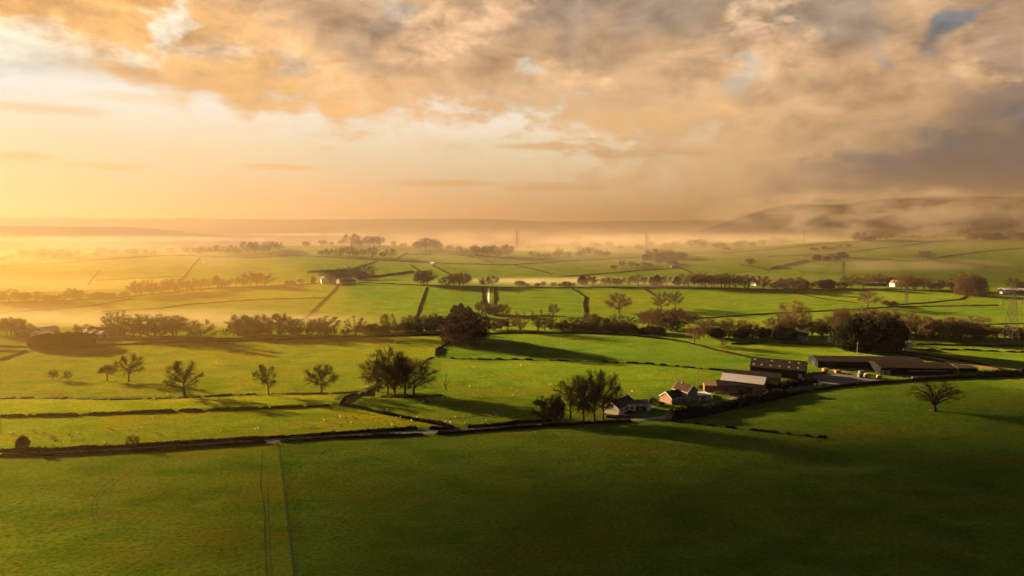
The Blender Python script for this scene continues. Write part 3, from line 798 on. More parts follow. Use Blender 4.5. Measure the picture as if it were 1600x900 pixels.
FAR = [
    ([(0, 489.5), (80, 484), (150, 477.5), (206, 467)], "hedge under the bright green strip on the left misty slope"),
    ([(0, 473.5), (100, 470.5), (208, 463.5), (300, 453), (345, 450.5), (430, 447), (500, 443.5)], "long hedge and bank along the left of the hill crest"),
    ([(160, 487), (250, 482), (300, 475.5), (400, 468.5), (508, 465.5)], "faint hedge across the misty slope left of the white cottages"),
    ([(528, 447), (518, 458), (508, 467), (490, 485), (474, 499)], "hedge running down the slope below the white cottages"),
    ([(560, 441.5), (660, 446), (750, 448.5), (800, 450), (900, 450), (1000, 450), (1100, 450.5), (1200, 453), (1260, 454)], "long straight hedge along the top of the sloping fields"),
    ([(667, 449), (661, 465), (655, 481), (650, 498)], "hedge running down the slope midway between cottages and white lane"),
    ([(754, 450), (755, 476)], "dark hedge on the left side of the steep white lane"),
    ([(773, 450), (772.5, 476)], "dark hedge on the right side of the steep white lane"),
    ([(894, 451.5), (904, 457), (915, 465), (912, 475), (915, 492)], "crooked hedge winding down the slope right of the white lane"),
    ([(1005, 451), (1022, 461)], "very short hedge going down from the crest above the twin oaks"),
    ([(1092, 497.5), (1150, 494), (1200, 490.5), (1260, 487.5), (1340, 483.5), (1400, 479.5), (1480, 478.5), (1560, 477.5)], "long nearly level hedge across the right hand slope under the lone oak"),
    ([(1215, 454.5), (1250, 460), (1285, 467), (1340, 473.5)], "curved hedge falling from the crest to the lone oak on the right"),
    ([(1400, 476.5), (1450, 473.5), (1500, 468), (1510, 463)], "curved hedge rising from the low bush to the big round tree on the right"),
    ([(1500, 508), (1604, 506)], "straight dark hedge near the foot of the big pylon"),
    ([(798, 495), (840, 494), (885, 495.5)], "short level hedge beside the small oak on the slope"),
    ([(1280, 453), (1400, 452), (1440, 455), (1520, 457), (1604, 457)], "hedge along the crest by the long low shed and pink house"),
    ([(0, 416), (110, 410.5), (170, 405), (240, 400.5), (300, 399.5)], "faint hedge near the top of the farthest hill on the left"),
    ([(150, 438.5), (290, 432)], "faint level hedge low on the hazy hill at left"),
    ([(312, 403), (298, 420), (283, 438)], "faint slanting hedge on the hazy hill below the row of skyline trees"),
    ([(155, 423), (146, 434), (137, 446)], "faint slanting hedge farthest left on the hazy hill"),
    ([(300, 400), (400, 403), (460, 399), (560, 405), (620, 408), (700, 412), (800, 414)], "hedge crossing the far hillside behind the white cottages"),
    ([(590, 408), (560, 418), (536, 430)], "curved faint hedge above the white cottages"),
    ([(640, 413), (658, 425), (670, 440)], "slanting far hedge reaching the crest left of the steep lane"),
    ([(672, 413), (690, 422), (712, 434)], "slanting far hedge ending in bushes above the crest"),
    ([(480, 426), (540, 424)], "thick dark scrubby hedge on the hillside above the white cottages"),
    ([(566, 434), (600, 431), (646, 425)], "thick brown scrubby hedge above the long hedge, right of the cottages"),
    ([(630, 397.5), (700, 397.5), (742, 402)], "far hedge between two bright strips near the skyline"),
    ([(615, 407), (628, 400), (636, 395)], "tiny far hedge slanting up to the skyline copse"),
    ([(745, 403), (772, 411)], "tiny far hedge slanting down in the middle distance"),
    ([(800, 414), (900, 407.5), (1000, 403)], "far hedge across the middle distance below the round wood"),
    ([(872, 433), (950, 427), (1000, 423), (1062, 418.5)], "far hedge rising towards the little red roof"),
    ([(800, 414), (830, 420), (862, 428)], "far slanting hedge left of the middle distance green field"),
    ([(1062, 418.5), (1088, 429)], "short far hedge falling away from the little red roof"),
    ([(1070, 398), (1150, 394.5), (1200, 390.5), (1260, 384.5), (1340, 377.5), (1390, 374)], "long far hedge climbing to the skyline wood on the right"),
    ([(1200, 401), (1300, 397.5), (1400, 385.5), (1452, 379.5)], "far hedge climbing the right hillside below the skyline field"),
    ([(1155, 413), (1180, 417), (1202, 423)], "short far hedge on the right beside a small round tree"),
    ([(1310, 402), (1400, 407), (1432, 408.5), (1470, 402), (1540, 393), (1600, 388)], "far hedge winding under the brown hilltop field at right"),
    ([(1205, 420.5), (1232, 414), (1262, 408)], "short thick far hedge below the dark hillside bush"),
    ([(1420, 378), (1490, 376.5), (1560, 378)], "hedge along the top of the brown hilltop field at right"),
]
for pts, h_, w_, lab, gp, m_, tw in NEAR:
    k_ = 1 if m_ == 'hedge_green' else .74
    hedge(pts, h_ * k_, w_ * k_, lab, gp, m_, twigs=tw * 2.0)
for i, (pts, lab) in enumerate(FAR):
    big = 'scrub' in lab or 'thick' in lab
    hedge(pts, 2.6 if big else .9, 3.4 if big else 1.5, lab, twigs=2.2)

# ------------------------------------------------------------------ lanes, yard, tracks
strip("lane", [(-30, 711), (100, 708), (200, 703), (300, 696.5), (400, 690), (500, 684), (600, 678), (670, 675.5), (740, 672), (800, 667.5), (900, 661), (985, 656.5), (1040, 652.5)], 3.4, MAT['road'], .06)
strip("farm_drive", [(1030, 653), (1060, 646), (1100, 634), (1150, 622), (1200, 613.5), (1262, 603), (1290, 600)], 3.2, MAT['road'], .07)
strip("track", [(1400, 551), (1440, 556.5), (1480, 563), (1520, 570), (1560, 578)], 3.4, MAT['dirt'], .07)
strip("white_lane", [(763.3, 451), (763.5, 462), (763, 474)], 1.8, MAT['cream'], .12)
strip("gateway", [(414, 693.2), (434, 692)], 3.0, MAT['dirt'], .09)
strip("wheel_track", [(410, 703), (409, 730), (407, 757), (414, 800), (414, 850), (417, 905)], .42, MAT['rut'], .035)
strip("wheel_track", [(418, 757), (420, 800), (421, 850), (425, 905)], .22, MAT['rut'], .035)
strip("wheel_track", [(180, 748), (160, 762), (146, 780), (142, 797), (148, 815)], .2, MAT['rut'], .035)
strip("wheel_track", [(186, 750), (167, 764), (153, 781), (149, 797), (154, 812)], .2, MAT['rut'], .035)
strip("fence_line", [(436, 696), (441, 740), (447, 790), (453, 840), (461, 906)], .6, MAT['rut'], .05)
hedge([(-5, 622.5), (60, 621.5), (93, 622), (150, 623.5), (200, 623.5), (250, 622.5), (300, 620.5), (350, 617.5), (400, 616)], .55, 2.6, "low dark grassy bank of the ditch below the left row of field trees", .18, 'tall', name='grassy_bank', twigs=3, cat='bank')
hedge([(425, 615), (470, 615.5), (530, 614.5), (560, 612)], .55, 2.2, "low dark grassy bank of the ditch under the two middle field trees", .15, 'tall', name='grassy_bank', twigs=3, cat='bank')
hedge([(566, 618), (575, 610), (590, 603)], 1.3, 4.2, "rough brown bank beside the foot of the big tree clump", 0, 'tall', name='grassy_bank', twigs=4, cat='bank')
hedge([(596, 619), (640, 620), (690, 618.5)], .8, 4, "rough brown ground cover under the big tree clump", 0, 'tall', name='grassy_bank', twigs=4, cat='bank')
def patch(name, poly, m, lift, sub=10):
    P = [at(*p) for p in poly]
    A, B_, C_, D_ = P
    V = []; 
    for i in range(sub + 1):
        for j in range(sub + 1):
            q = A.lerp(B_, i / sub).lerp(D_.lerp(C_, i / sub), j / sub)
            V.append((q.x, q.y, h1(q.x, q.y) + lift))
    Fc = [(i * (sub + 1) + j, (i + 1) * (sub + 1) + j, (i + 1) * (sub + 1) + j + 1, i * (sub + 1) + j + 1) for i in range(sub) for j in range(sub)]
    return tag(mesh(name, V, Fc, m), kind='structure')
patch("yard", [(1258, 604), (1380, 596), (1320, 580), (1272, 584)], MAT['concrete'], .12)
patch("house_yard", [(985, 645), (1012, 641), (1030, 635), (990, 637)], MAT['dirt'], .1)
patch("barn_yard", [(1110, 615), (1190, 611), (1195, 604), (1112, 610)], MAT['dirt'], .1)

# ------------------------------------------------------------------ single trees
T_ = tree
T_('ever', 21, 0, 0) if False else None
T_('smallever', 36, 703.5, 682, 19, "small dense dark tree in the left of the lane hedge")
T_('round', 207, 700, 681, 17, "small mushroom shaped tree standing in the lane hedge")
T_('round', 84, 594.5, 578, 13, "leftmost of the pair of small round trees in the yellow field")
T_('sapling', 97, 595, 588, 7, "tiny stunted tree between the pair of small round trees")
T_('round', 106.5, 594.5, 580, 12, "right one of the pair of small round trees in the yellow field")
T_('flat', 167, 595, 572, 25, "flat topped twin stemmed tree beside the larger spreading oak")
T_('leanright', 201, 595.5, 556, 38, "spreading bare oak with a leaning trunk in the yellow field")
T_('oak', 288, 618, 567, 46, "tall ragged bare tree beside the ditch in the yellow field")
T_('lean', 421, 617, 571, 42, "bare tree leaning left beside the ditch")
T_('round', 503, 616, 572.5, 45, "neat round bare tree with a straight trunk beside the ditch")
big = "trees of the clump beside the ditch"
T_('oak', 590, 612, 564, 50, "lower left tree of the big bare clump in mid field", big)
T_('round', 606, 619, 548, 52, "tallest thin trunked tree of the big clump in mid field", big)
T_('tall', 618, 618, 553, 46, "tree with sunlit grass gap right of its trunk in the big clump", big)
T_('oak', 633, 619, 561, 52, "dark dense tree left of centre of the big mid field clump", big)
T_('round', 647, 618.5, 562, 58, "widest tree at the right end of the big mid field clump", big)
T_('thin', 697, 614.5, 582, 15, "spindly nearly see-through young tree right of the big clump")
T_('oak', 313, 536, 502, 42, "solitary bare oak on the crest hedge, left of the valley")
T_('sapling', 353, 533, 514, 13, "small bush like tree right of the solitary crest oak")
T_('fork', 1460, 642, 597, 66, "low forked bare tree standing alone on the right hand field")
hs = "bare trees beside the white bungalow"
T_('bush', 855, 657, 624, 44, "bushy leftmost tree of the clump beside the white bungalow", hs)
T_('bush', 868, 658, 622, 26, "bushy thicket tree second from left beside the white bungalow", hs)
T_('round', 891, 655, 597, 52, "bare tree with brown round head in the clump by the bungalow", hs)
T_('round', 911, 657, 592, 50, "slanting trunked tree in the middle of the bungalow clump", hs)
T_('oak', 929, 657, 586, 50, "tall tree with an upright trunk left of the bungalow gable", hs)
T_('round', 943, 655, 584, 48, "tallest tree, right in front of the white bungalow gable", hs)
T_('yew', 725, 535, 487, 66, "huge dense brown bush on the crest above the middle field")
T_('cone', 703, 531, 494, 22, "pointed conifer at the left side of the huge brown bush")
T_('smallever', 751, 529, 510, 18, "low dark bush at the right foot of the huge brown bush")
T_('round', 1085, 538, 509, 26, "dark bare tree by the bend of the slanting hedge")
T_('sapling', 1129, 549, 528, 11, "slim sapling in the slanting hedge above the dark barn")
T_('oak', 128, 531, 508, 34, "dome shaped bare tree behind the long evergreen block")
ev = "evergreens of the long block at left"
for i, (x, y, t_, w_) in enumerate([(60, 544, 525, 26), (77, 545, 523, 26), (92, 544, 522, 28), (107, 543, 521, 26), (122, 542, 521, 28), (136, 541, 522, 22)]):
    T_('ever', x, y, t_, w_, ["leftmost evergreen of the long dark block at left", "second evergreen of the long block, next to its left end", "evergreen left of the middle of the long dark block", "evergreen right of the middle of the long dark block", "evergreen under the dome shaped tree in the long block", "rightmost evergreen of the long block beside the white sheds"][i], ev)
# the slope beyond the valley
T_('round', 865, 494, 476, 18, "small round bare tree on the slope by a short hedge")
T_('oak', 967, 489, 460, 36, "wide spreading bare oak alone in the pale slope field")
T_('oak', 1033, 484, 457, 26, "left one of the twin oaks on the slope")
T_('round', 1055, 481.5, 457, 22, "right one of the twin oaks on the slope")
T_('leanright', 1355, 482, 455.5, 36, "lone bare oak where three hedges meet on the right slope")
T_('scrub', 1389, 479, 470, 25, "low rounded bush between hedges on the right slope")
T_('yew', 1517, 461.5, 430, 38, "big dark round tree on the crest at right")
T_('oak', 1239, 517, 472, 44, "large bare tree rising above the valley trees at right")
T_('oak', 1240, 457, 436, 32, "dark leaning tree at the left end of the right crest hedge")
T_('sapling', 1137, 497, 487, 9, "little windswept tree in the level hedge on the right slope")
dk = "dark evergreens of the block above the long shed"
for i, (x, y, t_, w_) in enumerate([(1316, 545, 512, 30), (1334, 548, 502, 36), (1352, 549, 502, 36), (1371, 550, 501, 38), (1388, 551, 502, 36), (1401, 551, 508, 26), (1345, 546, 500, 30), (1378, 547, 499, 30)]):
    T_('ever', x, y, t_, w_, ["leftmost and lower evergreen of the dark block above the long shed", "second evergreen from the left in the dark block", "evergreen left of the middle in the dark block's front row", "evergreen right of the middle in the dark block's front row", "tall evergreen near the right end of the dark block", "rightmost evergreen of the dark block beside the white cottage", "left one of the two evergreens at the back of the dark block", "right one of the two evergreens at the back of the dark block"][i], dk)
T_('cone', 1217, 531, 509, 15, "pointed dark conifer left of the small dark evergreens in the valley")
T_('ever', 1232, 532, 514, 24, "dark evergreen beside the half hidden valley house")
T_('ever', 1246, 531, 517, 18, "small dark evergreen touching the half hidden valley house")

# ------------------------------------------------------------------ tree lines (each tree still its own object)
def row(pts, n, hlo, hhi, kinds, label, group, seed=1, jx=.45, jy=1.2, sc=1.0, wf=1.32):
    """n trees along a line of the ground given in pixels; heights in metres"""
    rnd = random.Random(seed)
    xs = [p[0] for p in pts]; ys = [p[1] for p in pts]
    for i in range(n):
        t = (i + .5 + rnd.uniform(-jx, jx)) / n
        px = xs[0] + (xs[-1] - xs[0]) * t
        py = float(np.interp(px, xs, ys)) + rnd.uniform(-jy, jy)
        k = rnd.choice(kinds)
        hm = rnd.uniform(hlo, hhi) * (1.12 if ys[0] > 440 else 1.3)
        if k in ('scrub', 'bush', 'ever'): hm *= .62
        p = at(px, py); depth = max(50, p.y)
        o = tree(k, p, 0, -hm, w=None, label=label, group=group, parts=False, rnd=rnd)
        f = rnd.uniform(.85, 1.25) * wf
        o.scale = (o.scale[0] * f, o.scale[1] * f, o.scale[2])
MIXK = ['oak', 'round', 'tall', 'round', 'oak', 'bush']
SCR = ['scrub', 'bush', 'round', 'scrub', 'bush']
def VR(x0, y0, x1, y1, n, hlo, hhi, kinds, label, group, seed, **k): row([(x0, y0), (x1, y1)], n, hlo, hhi, kinds, label, group, seed, **k)
# valley behind the crest of the near fields
VR(-6, 523, 48, 523, 5, 9, 13, MIXK, "hazy bare tree beside the white barns at the left edge", "hazy trees round the left farm", 31)
VR(172, 523, 196, 523, 2, 13, 15, ['tall'], "thin tall tree rising from the mist left of the valley row", "thin trees in the mist", 32)
VR(202, 526, 284, 524, 7, 10, 14, MIXK, "misty bare tree in the row left of the solitary crest oak", "misty valley row left of the crest oak", 33)
VR(366, 523, 405, 523, 4, 10, 13, MIXK, "bare tree in the valley row just right of the solitary crest oak", "valley row right of the crest oak", 34)
VR(405, 523, 515, 522, 8, 9, 14, MIXK, "bare tree in the valley row, around the gap above the middle ditch trees", "valley row left", 35)
VR(360, 525, 545, 523, 14, 5, 8, SCR, "low bush filling the valley row left of the big clump's skyline", "valley scrub left", 36, jy=.6)
T_('tall', 556, 525, 496, 32, "tall round headed valley tree above the left of the big clump")
T_('oak', 607, 525, 492, 24, "open crowned valley tree just left of the hedge running down the slope")
VR(560, 520, 694, 517, 15, 5.5, 9, SCR, "dark bush in the valley row left of the huge brown bush", "valley scrub centre", 37, jy=.6)
VR(632, 519, 690, 516, 6, 9, 14, MIXK, "bare tree at the foot of the slope hedge beside the little white barn", "valley trees by the white barn", 38)
VR(755, 516, 800, 515, 5, 7, 10, MIXK, "small bare valley tree just right of the huge brown bush", "valley trees right of the bush", 39)
T_('tall', 812, 519, 489, 26, "open bare tree on the crest hedge, left one of two")
T_('tall', 841, 519, 486, 24, "open bare tree on the crest hedge, right one of two")
VR(846, 515, 1000, 518, 14, 7, 12, MIXK, "brown bare tree in the thick valley wood behind the middle field", "valley wood centre", 40)
VR(860, 515, 1040, 522, 20, 5, 8, SCR, "bush at the edge of the valley wood behind the middle field", "valley wood edge", 41, jy=.5)
VR(1000, 511, 1060, 518, 8, 10, 15, MIXK, "taller bare tree at the right end of the middle valley wood", "valley wood right end", 42)
VR(1056, 501, 1090, 508, 4, 8, 11, MIXK, "bare tree at the corner of the level slope hedge", "trees at the slope hedge corner", 43)
VR(1095, 528, 1210, 528, 12, 8, 13, ['oak', 'round', 'ever', 'tall', 'bush'], "valley tree between the slanting hedge and the large bare tree", "valley row above the barns", 44)
VR(1205, 523, 1305, 525, 9, 9, 14, ['oak', 'round', 'tall', 'bush'], "bare tree behind the half hidden valley house", "valley trees behind the house", 45)
VR(1300, 518, 1420, 520, 7, 13, 16, ['oak', 'tall', 'round'], "bare tree crown showing over the dark evergreen block", "trees behind the dark block", 46)
VR(1416, 527, 1530, 529, 13, 9, 14, ['oak', 'round', 'round', 'tall', 'bush'], "brown bare tree in the valley row right of the dark evergreens", "valley row right", 47)
VR(1525, 528, 1612, 530, 9, 7, 10, ['round', 'oak', 'ever', 'bush'], "low dark tree around the foot of the big pylon", "valley trees by the pylon", 48)
# beyond the crest of the slope
VR(-5, 473, 130, 470, 9, 7, 13, SCR + MIXK, "hazy brown tree behind the bright strip at the left edge", "hazy trees behind the bright strip", 51)
VR(130, 468, 206, 464, 6, 6, 10, SCR, "hazy low bush behind the right end of the bright strip", "hazy bushes behind the strip", 52)
VR(206, 463, 330, 452, 12, 10, 16, MIXK, "tree in the thick hazy copse on the left hill crest", "left crest copse", 53)
VR(330, 450, 420, 445, 9, 9, 15, ['oak', 'round', 'cone', 'bush'], "tree beside the tiny white house on the left crest", "trees by the tiny white house", 54)
VR(450, 444, 500, 442, 3, 5, 8, ['scrub', 'cone', 'bush'], "small bush left of the white cottages on the crest", "bushes left of the cottages", 55)
VR(505, 440, 550, 439, 6, 11, 15, ['oak', 'round'], "bare tree standing behind the white cottages", "trees behind the cottages", 56)
VR(548, 438, 575, 436, 3, 14, 18, ['oak', 'ever'], "dark tree at the right end of the white cottages", "trees right of the cottages", 57)
VR(655, 446, 672, 446, 3, 13, 18, ['oak', 'round'], "brown tree on the crest where a hedge drops down the slope", "crest trees above the slope hedge", 58)
VR(695, 447, 728, 447, 4, 11, 15, ['bush', 'oak'], "bushy tree on the crest left of the steep white lane", "crest trees left of the lane", 59)
VR(755, 448, 770, 448, 2, 9, 13, ['round'], "small tree at the top of the steep white lane", "trees atop the white lane", 60)
VR(745, 489, 790, 494, 7, 9, 13, MIXK, "reddish bare tree round the foot of the steep white lane", "trees at the foot of the white lane", 61)
VR(800, 447, 900, 448, 9, 5, 9, SCR, "misty bush behind the long crest hedge in mid picture", "misty bushes behind the crest", 62)
VR(905, 446, 1062, 446, 15, 9, 13, ['oak', 'round', 'cone', 'round'], "slim misty tree in the spaced row behind the long crest hedge", "spaced misty row behind the crest", 63)
VR(1066, 448, 1135, 449, 10, 12, 17, ['round', 'tall', 'oak'], "tree in the tall brown wood behind the crest above the twin oaks", "brown crest wood", 64)
VR(1135, 449, 1178, 450, 4, 14, 18, ['oak', 'round', 'ever'], "dark round tree left of the tiny lit white house", "dark trees left of the lit house", 65)
VR(1192, 452, 1350, 450, 14, 10, 16, ['oak', 'round', 'ever', 'bush'], "misty tree between the lit white house and the long low shed", "misty trees left of the low shed", 66)
VR(1360, 446, 1395, 446, 4, 13, 17, ['oak', 'round', 'ever'], "tree behind the long low shed on the right crest", "trees behind the low shed", 67)
VR(1402, 450, 1495, 454, 10, 11, 16, ['oak', 'round', 'bush', 'round'], "brown tree on the right crest beside the pink lit house", "trees right of the pink house", 68)
VR(1575, 450, 1610, 451, 3, 12, 16, ['oak', 'ever'], "dark tree behind the grey roof at the right edge", "trees behind the grey roof", 69)
# far hillside
VR(0, 407, 120, 402, 9, 8, 14, ['bush', 'round', 'oak'], "faint hazy tree on the skyline at the far left", "faint skyline trees far left", 71)
VR(120, 400, 290, 396, 10, 7, 12, ['round', 'oak', 'scrub'], "faint hazy tree along the left skyline of the far hill", "faint skyline trees left", 72)
VR(293, 398, 345, 397, 5, 9, 13, ['round', 'oak'], "small clear skyline tree above the white mast", "skyline trees above the mast", 73)
VR(345, 398, 440, 391, 9, 8, 16, ['oak', 'round', 'bush'], "tree in the skyline copse left of the hilltop", "skyline copse left of hilltop", 74)
VR(450, 384, 540, 383, 6, 8, 13, ['round', 'oak', 'bush'], "hilltop skyline tree left of the tall spire", "hilltop trees left of the spire", 75)
VR(546, 384, 596, 385, 6, 14, 20, ['oak', 'bush', 'round'], "tree in the dense hilltop copse beside the tall spire", "hilltop copse by the spire", 76)
VR(604, 385, 632, 387, 2, 8, 14, ['round'], "lone skyline tree right of the tall spire", "skyline trees right of the spire", 77)
VR(648, 389, 690, 391, 6, 14, 20, ['oak', 'round', 'bush'], "tree of the sloping hilltop copse right of the spire", "sloping hilltop copse", 78)
VR(500, 399, 612, 403, 9, 9, 15, ['bush', 'oak', 'round'], "brown tree in the hollow under the hilltop copse", "brown hollow trees", 79)
VR(700, 392, 735, 398, 3, 9, 12, ['round'], "small tree on the far slope left of the dark middle copse", "far slope trees", 80)
VR(738, 399, 800, 400, 9, 13, 18, ['oak', 'bush', 'round'], "tree of the dark copse left of the nearest distant pylon", "dark copse left of the pylon", 81)
VR(830, 403, 950, 400, 11, 9, 14, ['bush', 'round', 'oak'], "tree in the dark belt right of the nearest distant pylon", "dark belt right of the pylon", 82)
VR(1008, 406, 1070, 404, 10, 13, 17, ['ever', 'oak', 'bush'], "tree of the rounded dark wood in the middle distance", "rounded dark wood", 83)
VR(950, 420, 1062, 412, 9, 6, 11, ['bush', 'scrub', 'round'], "faint brown bush on the slope below the rounded dark wood", "bushes under the rounded wood", 84)
VR(822, 388, 1060, 389, 15, 10, 18, ['bush', 'round', 'oak'], "very faint tree on the hazy plain in the middle distance", "faint trees on the plain", 85)
VR(1070, 389, 1240, 382, 12, 12, 20, ['bush', 'round', 'oak'], "faint tree under the drifting cloud on the right plain", "faint trees under the cloud", 86)
VR(1170, 417, 1182, 417, 1, 11, 12, ['round'], "small round tree at a hedge junction on the right hillside", None, 87)
VR(1272, 408, 1325, 404, 5, 9, 14, ['ever', 'bush'], "bush of the dark thicket on the right hillside", "dark thicket on the right hillside", 88)
VR(1335, 377, 1388, 375, 8, 12, 17, ['ever', 'oak'], "tree of the dark skyline wood on the right hill", "dark skyline wood right", 89)
VR(1390, 373, 1462, 372, 8, 7, 10, ['round', 'oak'], "small skyline tree in the row right of the dark skyline wood", "spaced skyline row right", 90)
VR(1440, 407, 1456, 406, 2, 11, 14, ['oak'], "round tree in the hollow of the brown hilltop field", "trees in the hilltop hollow", 91)
VR(1505, 374, 1605, 374, 12, 12, 18, ['ever', 'bush', 'round'], "tree of the dim hilltop wood at the right edge", "dim hilltop wood right edge", 92)
VR(1260, 392, 1330, 386, 7, 5, 8, ['scrub', 'bush'], "small bush dotted along the far slope on the right", "dotted bushes on the right slope", 93)
VR(705, 494, 738, 495, 3, 8, 11, ['round', 'cone'], "small tree behind the red roofed farm by the huge brown bush", "trees behind the red roofed farm", 94)
# ------------------------------------------------------------------ buildings
def gable(name, px, py, yaw, L, Wd, eave, ridge, wall, roof, label, oh=.35, cat='house', parts=(), chimney=None, bargeboard=None, off=(0, 0), group=None, skirt=1.2, th=.22):
    """px, py: ground point of the middle of the near gable; the ridge runs away along local +y.
    parts: (name, side, u, z0, z1, width, material, frame) with side in N (near gable), R, L, F (far gable)"""
    p = at(px, py); 
    root = empty(name, (p.x + off[0], p.y + off[1], p.z), R(yaw), label, cat, group)
    w = Wd / 2
    V = [(-w, 0, -skirt), (w, 0, -skirt), (w, L, -skirt), (-w, L, -skirt), (-w, 0, eave), (w, 0, eave), (w, L, eave), (-w, L, eave), (0, 0, ridge), (0, L, ridge)]
    Fc = [(0, 1, 5, 8, 4), (2, 3, 7, 9, 6), (1, 2, 6, 5), (3, 0, 4, 7), (0, 3, 2, 1), (4, 8, 9, 7), (8, 5, 6, 9)]
    mesh('wall', V, Fc, MAT[wall], root)
    k = (ridge - eave) / w
    e = oh; R_ = MB()
    zb = lambda x: ridge - k * abs(x) + .03
    for s in (-1, 1):
        x1 = s * (w + e)
        R_.add([(0, -e, zb(0)), (x1, -e, zb(x1)), (x1, L + e, zb(x1)), (0, L + e, zb(0)), (0, -e, zb(0) + th), (x1, -e, zb(x1) + th), (x1, L + e, zb(x1) + th), (0, L + e, zb(0) + th)],
               [(0, 1, 2, 3), (4, 7, 6, 5), (0, 4, 5, 1), (1, 5, 6, 2), (2, 6, 7, 3)])
    rf = R_.build('roof', MAT[roof], root)
    if bargeboard:
        b_ = MB()
        for yy in (-e - .03, L + e - .09):
            for s in (-1, 1):
                x1 = s * (w + e)
                b_.add([(0, yy, zb(0) - .12), (x1, yy, zb(x1) - .12), (x1, yy, zb(x1) + th + .04), (0, yy, zb(0) + th + .04), (0, yy + .12, zb(0) - .12), (x1, yy + .12, zb(x1) - .12), (x1, yy + .12, zb(x1) + th + .04), (0, yy + .12, zb(0) + th + .04)],
                       [(0, 1, 2, 3), (4, 7, 6, 5), (0, 4, 5, 1), (1, 5, 6, 2), (2, 6, 7, 3)])
        b_.build('bargeboard', MAT[bargeboard], root)
        g_ = MB()
        for s in (-1, 1): g_.box(min(s * (w + e), s * (w + e + .12)), max(s * (w + e), s * (w + e + .12)), -e, L + e, zb(w + e) + .02, zb(w + e) + .16)
        g_.build('gutter', MAT[bargeboard], root)
    if chimney:
        for (cy, ch) in chimney:
            c_ = MB(); c_.box(-.45, .45, cy - .35, cy + .35, ridge - .9, ridge + ch); c_.box(-.52, .52, cy - .42, cy + .42, ridge + ch, ridge + ch + .14)
            ce = c_.build('chimney', MAT['brick'], rf)
            c2 = MB(); c2.tube([(0, cy, ridge + ch + .14), (0, cy, ridge + ch + .5)], .13, 8)
            c2.build('chimney_pot', MAT['redbrick'], rf)
    add_openings(root, parts, L, w)
    return root, rf
def side_box(side, u, z0, z1, wd, d0, d1, L, w):
    mb = MB()
    if side == 'N': mb.box(u - wd / 2, u + wd / 2, -d1, -d0, z0, z1)
    elif side == 'F': mb.box(u - wd / 2, u + wd / 2, L + d0, L + d1, z0, z1)
    elif side == 'R': mb.box(w + d0, w + d1, u - wd / 2, u + wd / 2, z0, z1)
    else: mb.box(-w - d1, -w - d0, u - wd / 2, u + wd / 2, z0, z1)
    return mb
def add_openings(root, parts, L, w):
    for (nm, side, u, z0, z1, wd, m_, fr) in parts:
        o = side_box(side, u, z0, z1, wd, -.06, .012, L, w).build(nm, MAT[m_], root)
        if fr:
            f = MB()
            for bx in ((u - wd / 2 - .05, u - wd / 2 + .06, z0 - .05, z1 + .08), (u + wd / 2 - .06, u + wd / 2 + .05, z0 - .05, z1 + .08)):
                b_ = side_box(side, (bx[0] + bx[1]) / 2, bx[2], bx[3], bx[1] - bx[0], -.02, .05, L, w); f.add(b_.V, b_.F)
            for zz in (z0 - .06, z1 - .04, (z0 + z1) / 2 - .03) if nm == 'window' else (z1 - .02,):
                b_ = side_box(side, u, zz, zz + .1, wd - .12, -.02, .045, L, w); f.add(b_.V, b_.F)
            f.build('frame', MAT[fr], o)
def flatblock(name, px, py, yaw, L, Wd, h_, wall, roof, label, parts=(), cat='building', oh=.3, slope=0.0, off=(0, 0), th=.25, skirt=1.2, group=None):
    p = at(px, py)
    root = empty(name, (p.x + off[0], p.y + off[1], p.z), R(yaw), label, cat, group)
    w = Wd / 2; hb = h_ + slope
    mesh('wall', [(-w, 0, -skirt), (w, 0, -skirt), (w, L, -skirt), (-w, L, -skirt), (-w, 0, h_), (w, 0, h_), (w, L, hb), (-w, L, hb)],
         [(0, 1, 5, 4), (1, 2, 6, 5), (2, 3, 7, 6), (3, 0, 4, 7), (4, 5, 6, 7), (0, 3, 2, 1)], MAT[wall], root)
    k = slope / L
    V = []
    for z in (.02, .02 + th):
        V += [(-w - oh, -oh, h_ - k * oh + z), (w + oh, -oh, h_ - k * oh + z), (w + oh, L + oh, hb + k * oh + z), (-w - oh, L + oh, hb + k * oh + z)]
    rf = mesh('roof', V, [(0, 3, 2, 1), (4, 5, 6, 7), (0, 1, 5, 4), (1, 2, 6, 5), (2, 3, 7, 6), (3, 0, 4, 7)], MAT[roof], root)
    add_openings(root, parts, L, w)
    return root, rf
WIN = lambda side, u, z0=1.0, z1=2.2, wd=1.3, fr='white': ('window', side, u, z0, z1, wd, 'glass', fr)

# white bungalow with its cream gable
gable('bungalow', 955, 647, -37, 15, 7.2, 2.7, 5.1, 'cream', 'slate', "white bungalow with a cream gable and dark roof behind the bare trees", bargeboard='white',
      chimney=[(12.5, .9)], parts=[WIN('R', 3), WIN('R', 6.5), WIN('R', 10.5), ('door', 'R', 8.6, 0, 2.05, 1.0, 'white', 'wood'), WIN('L', 4), WIN('L', 9)])
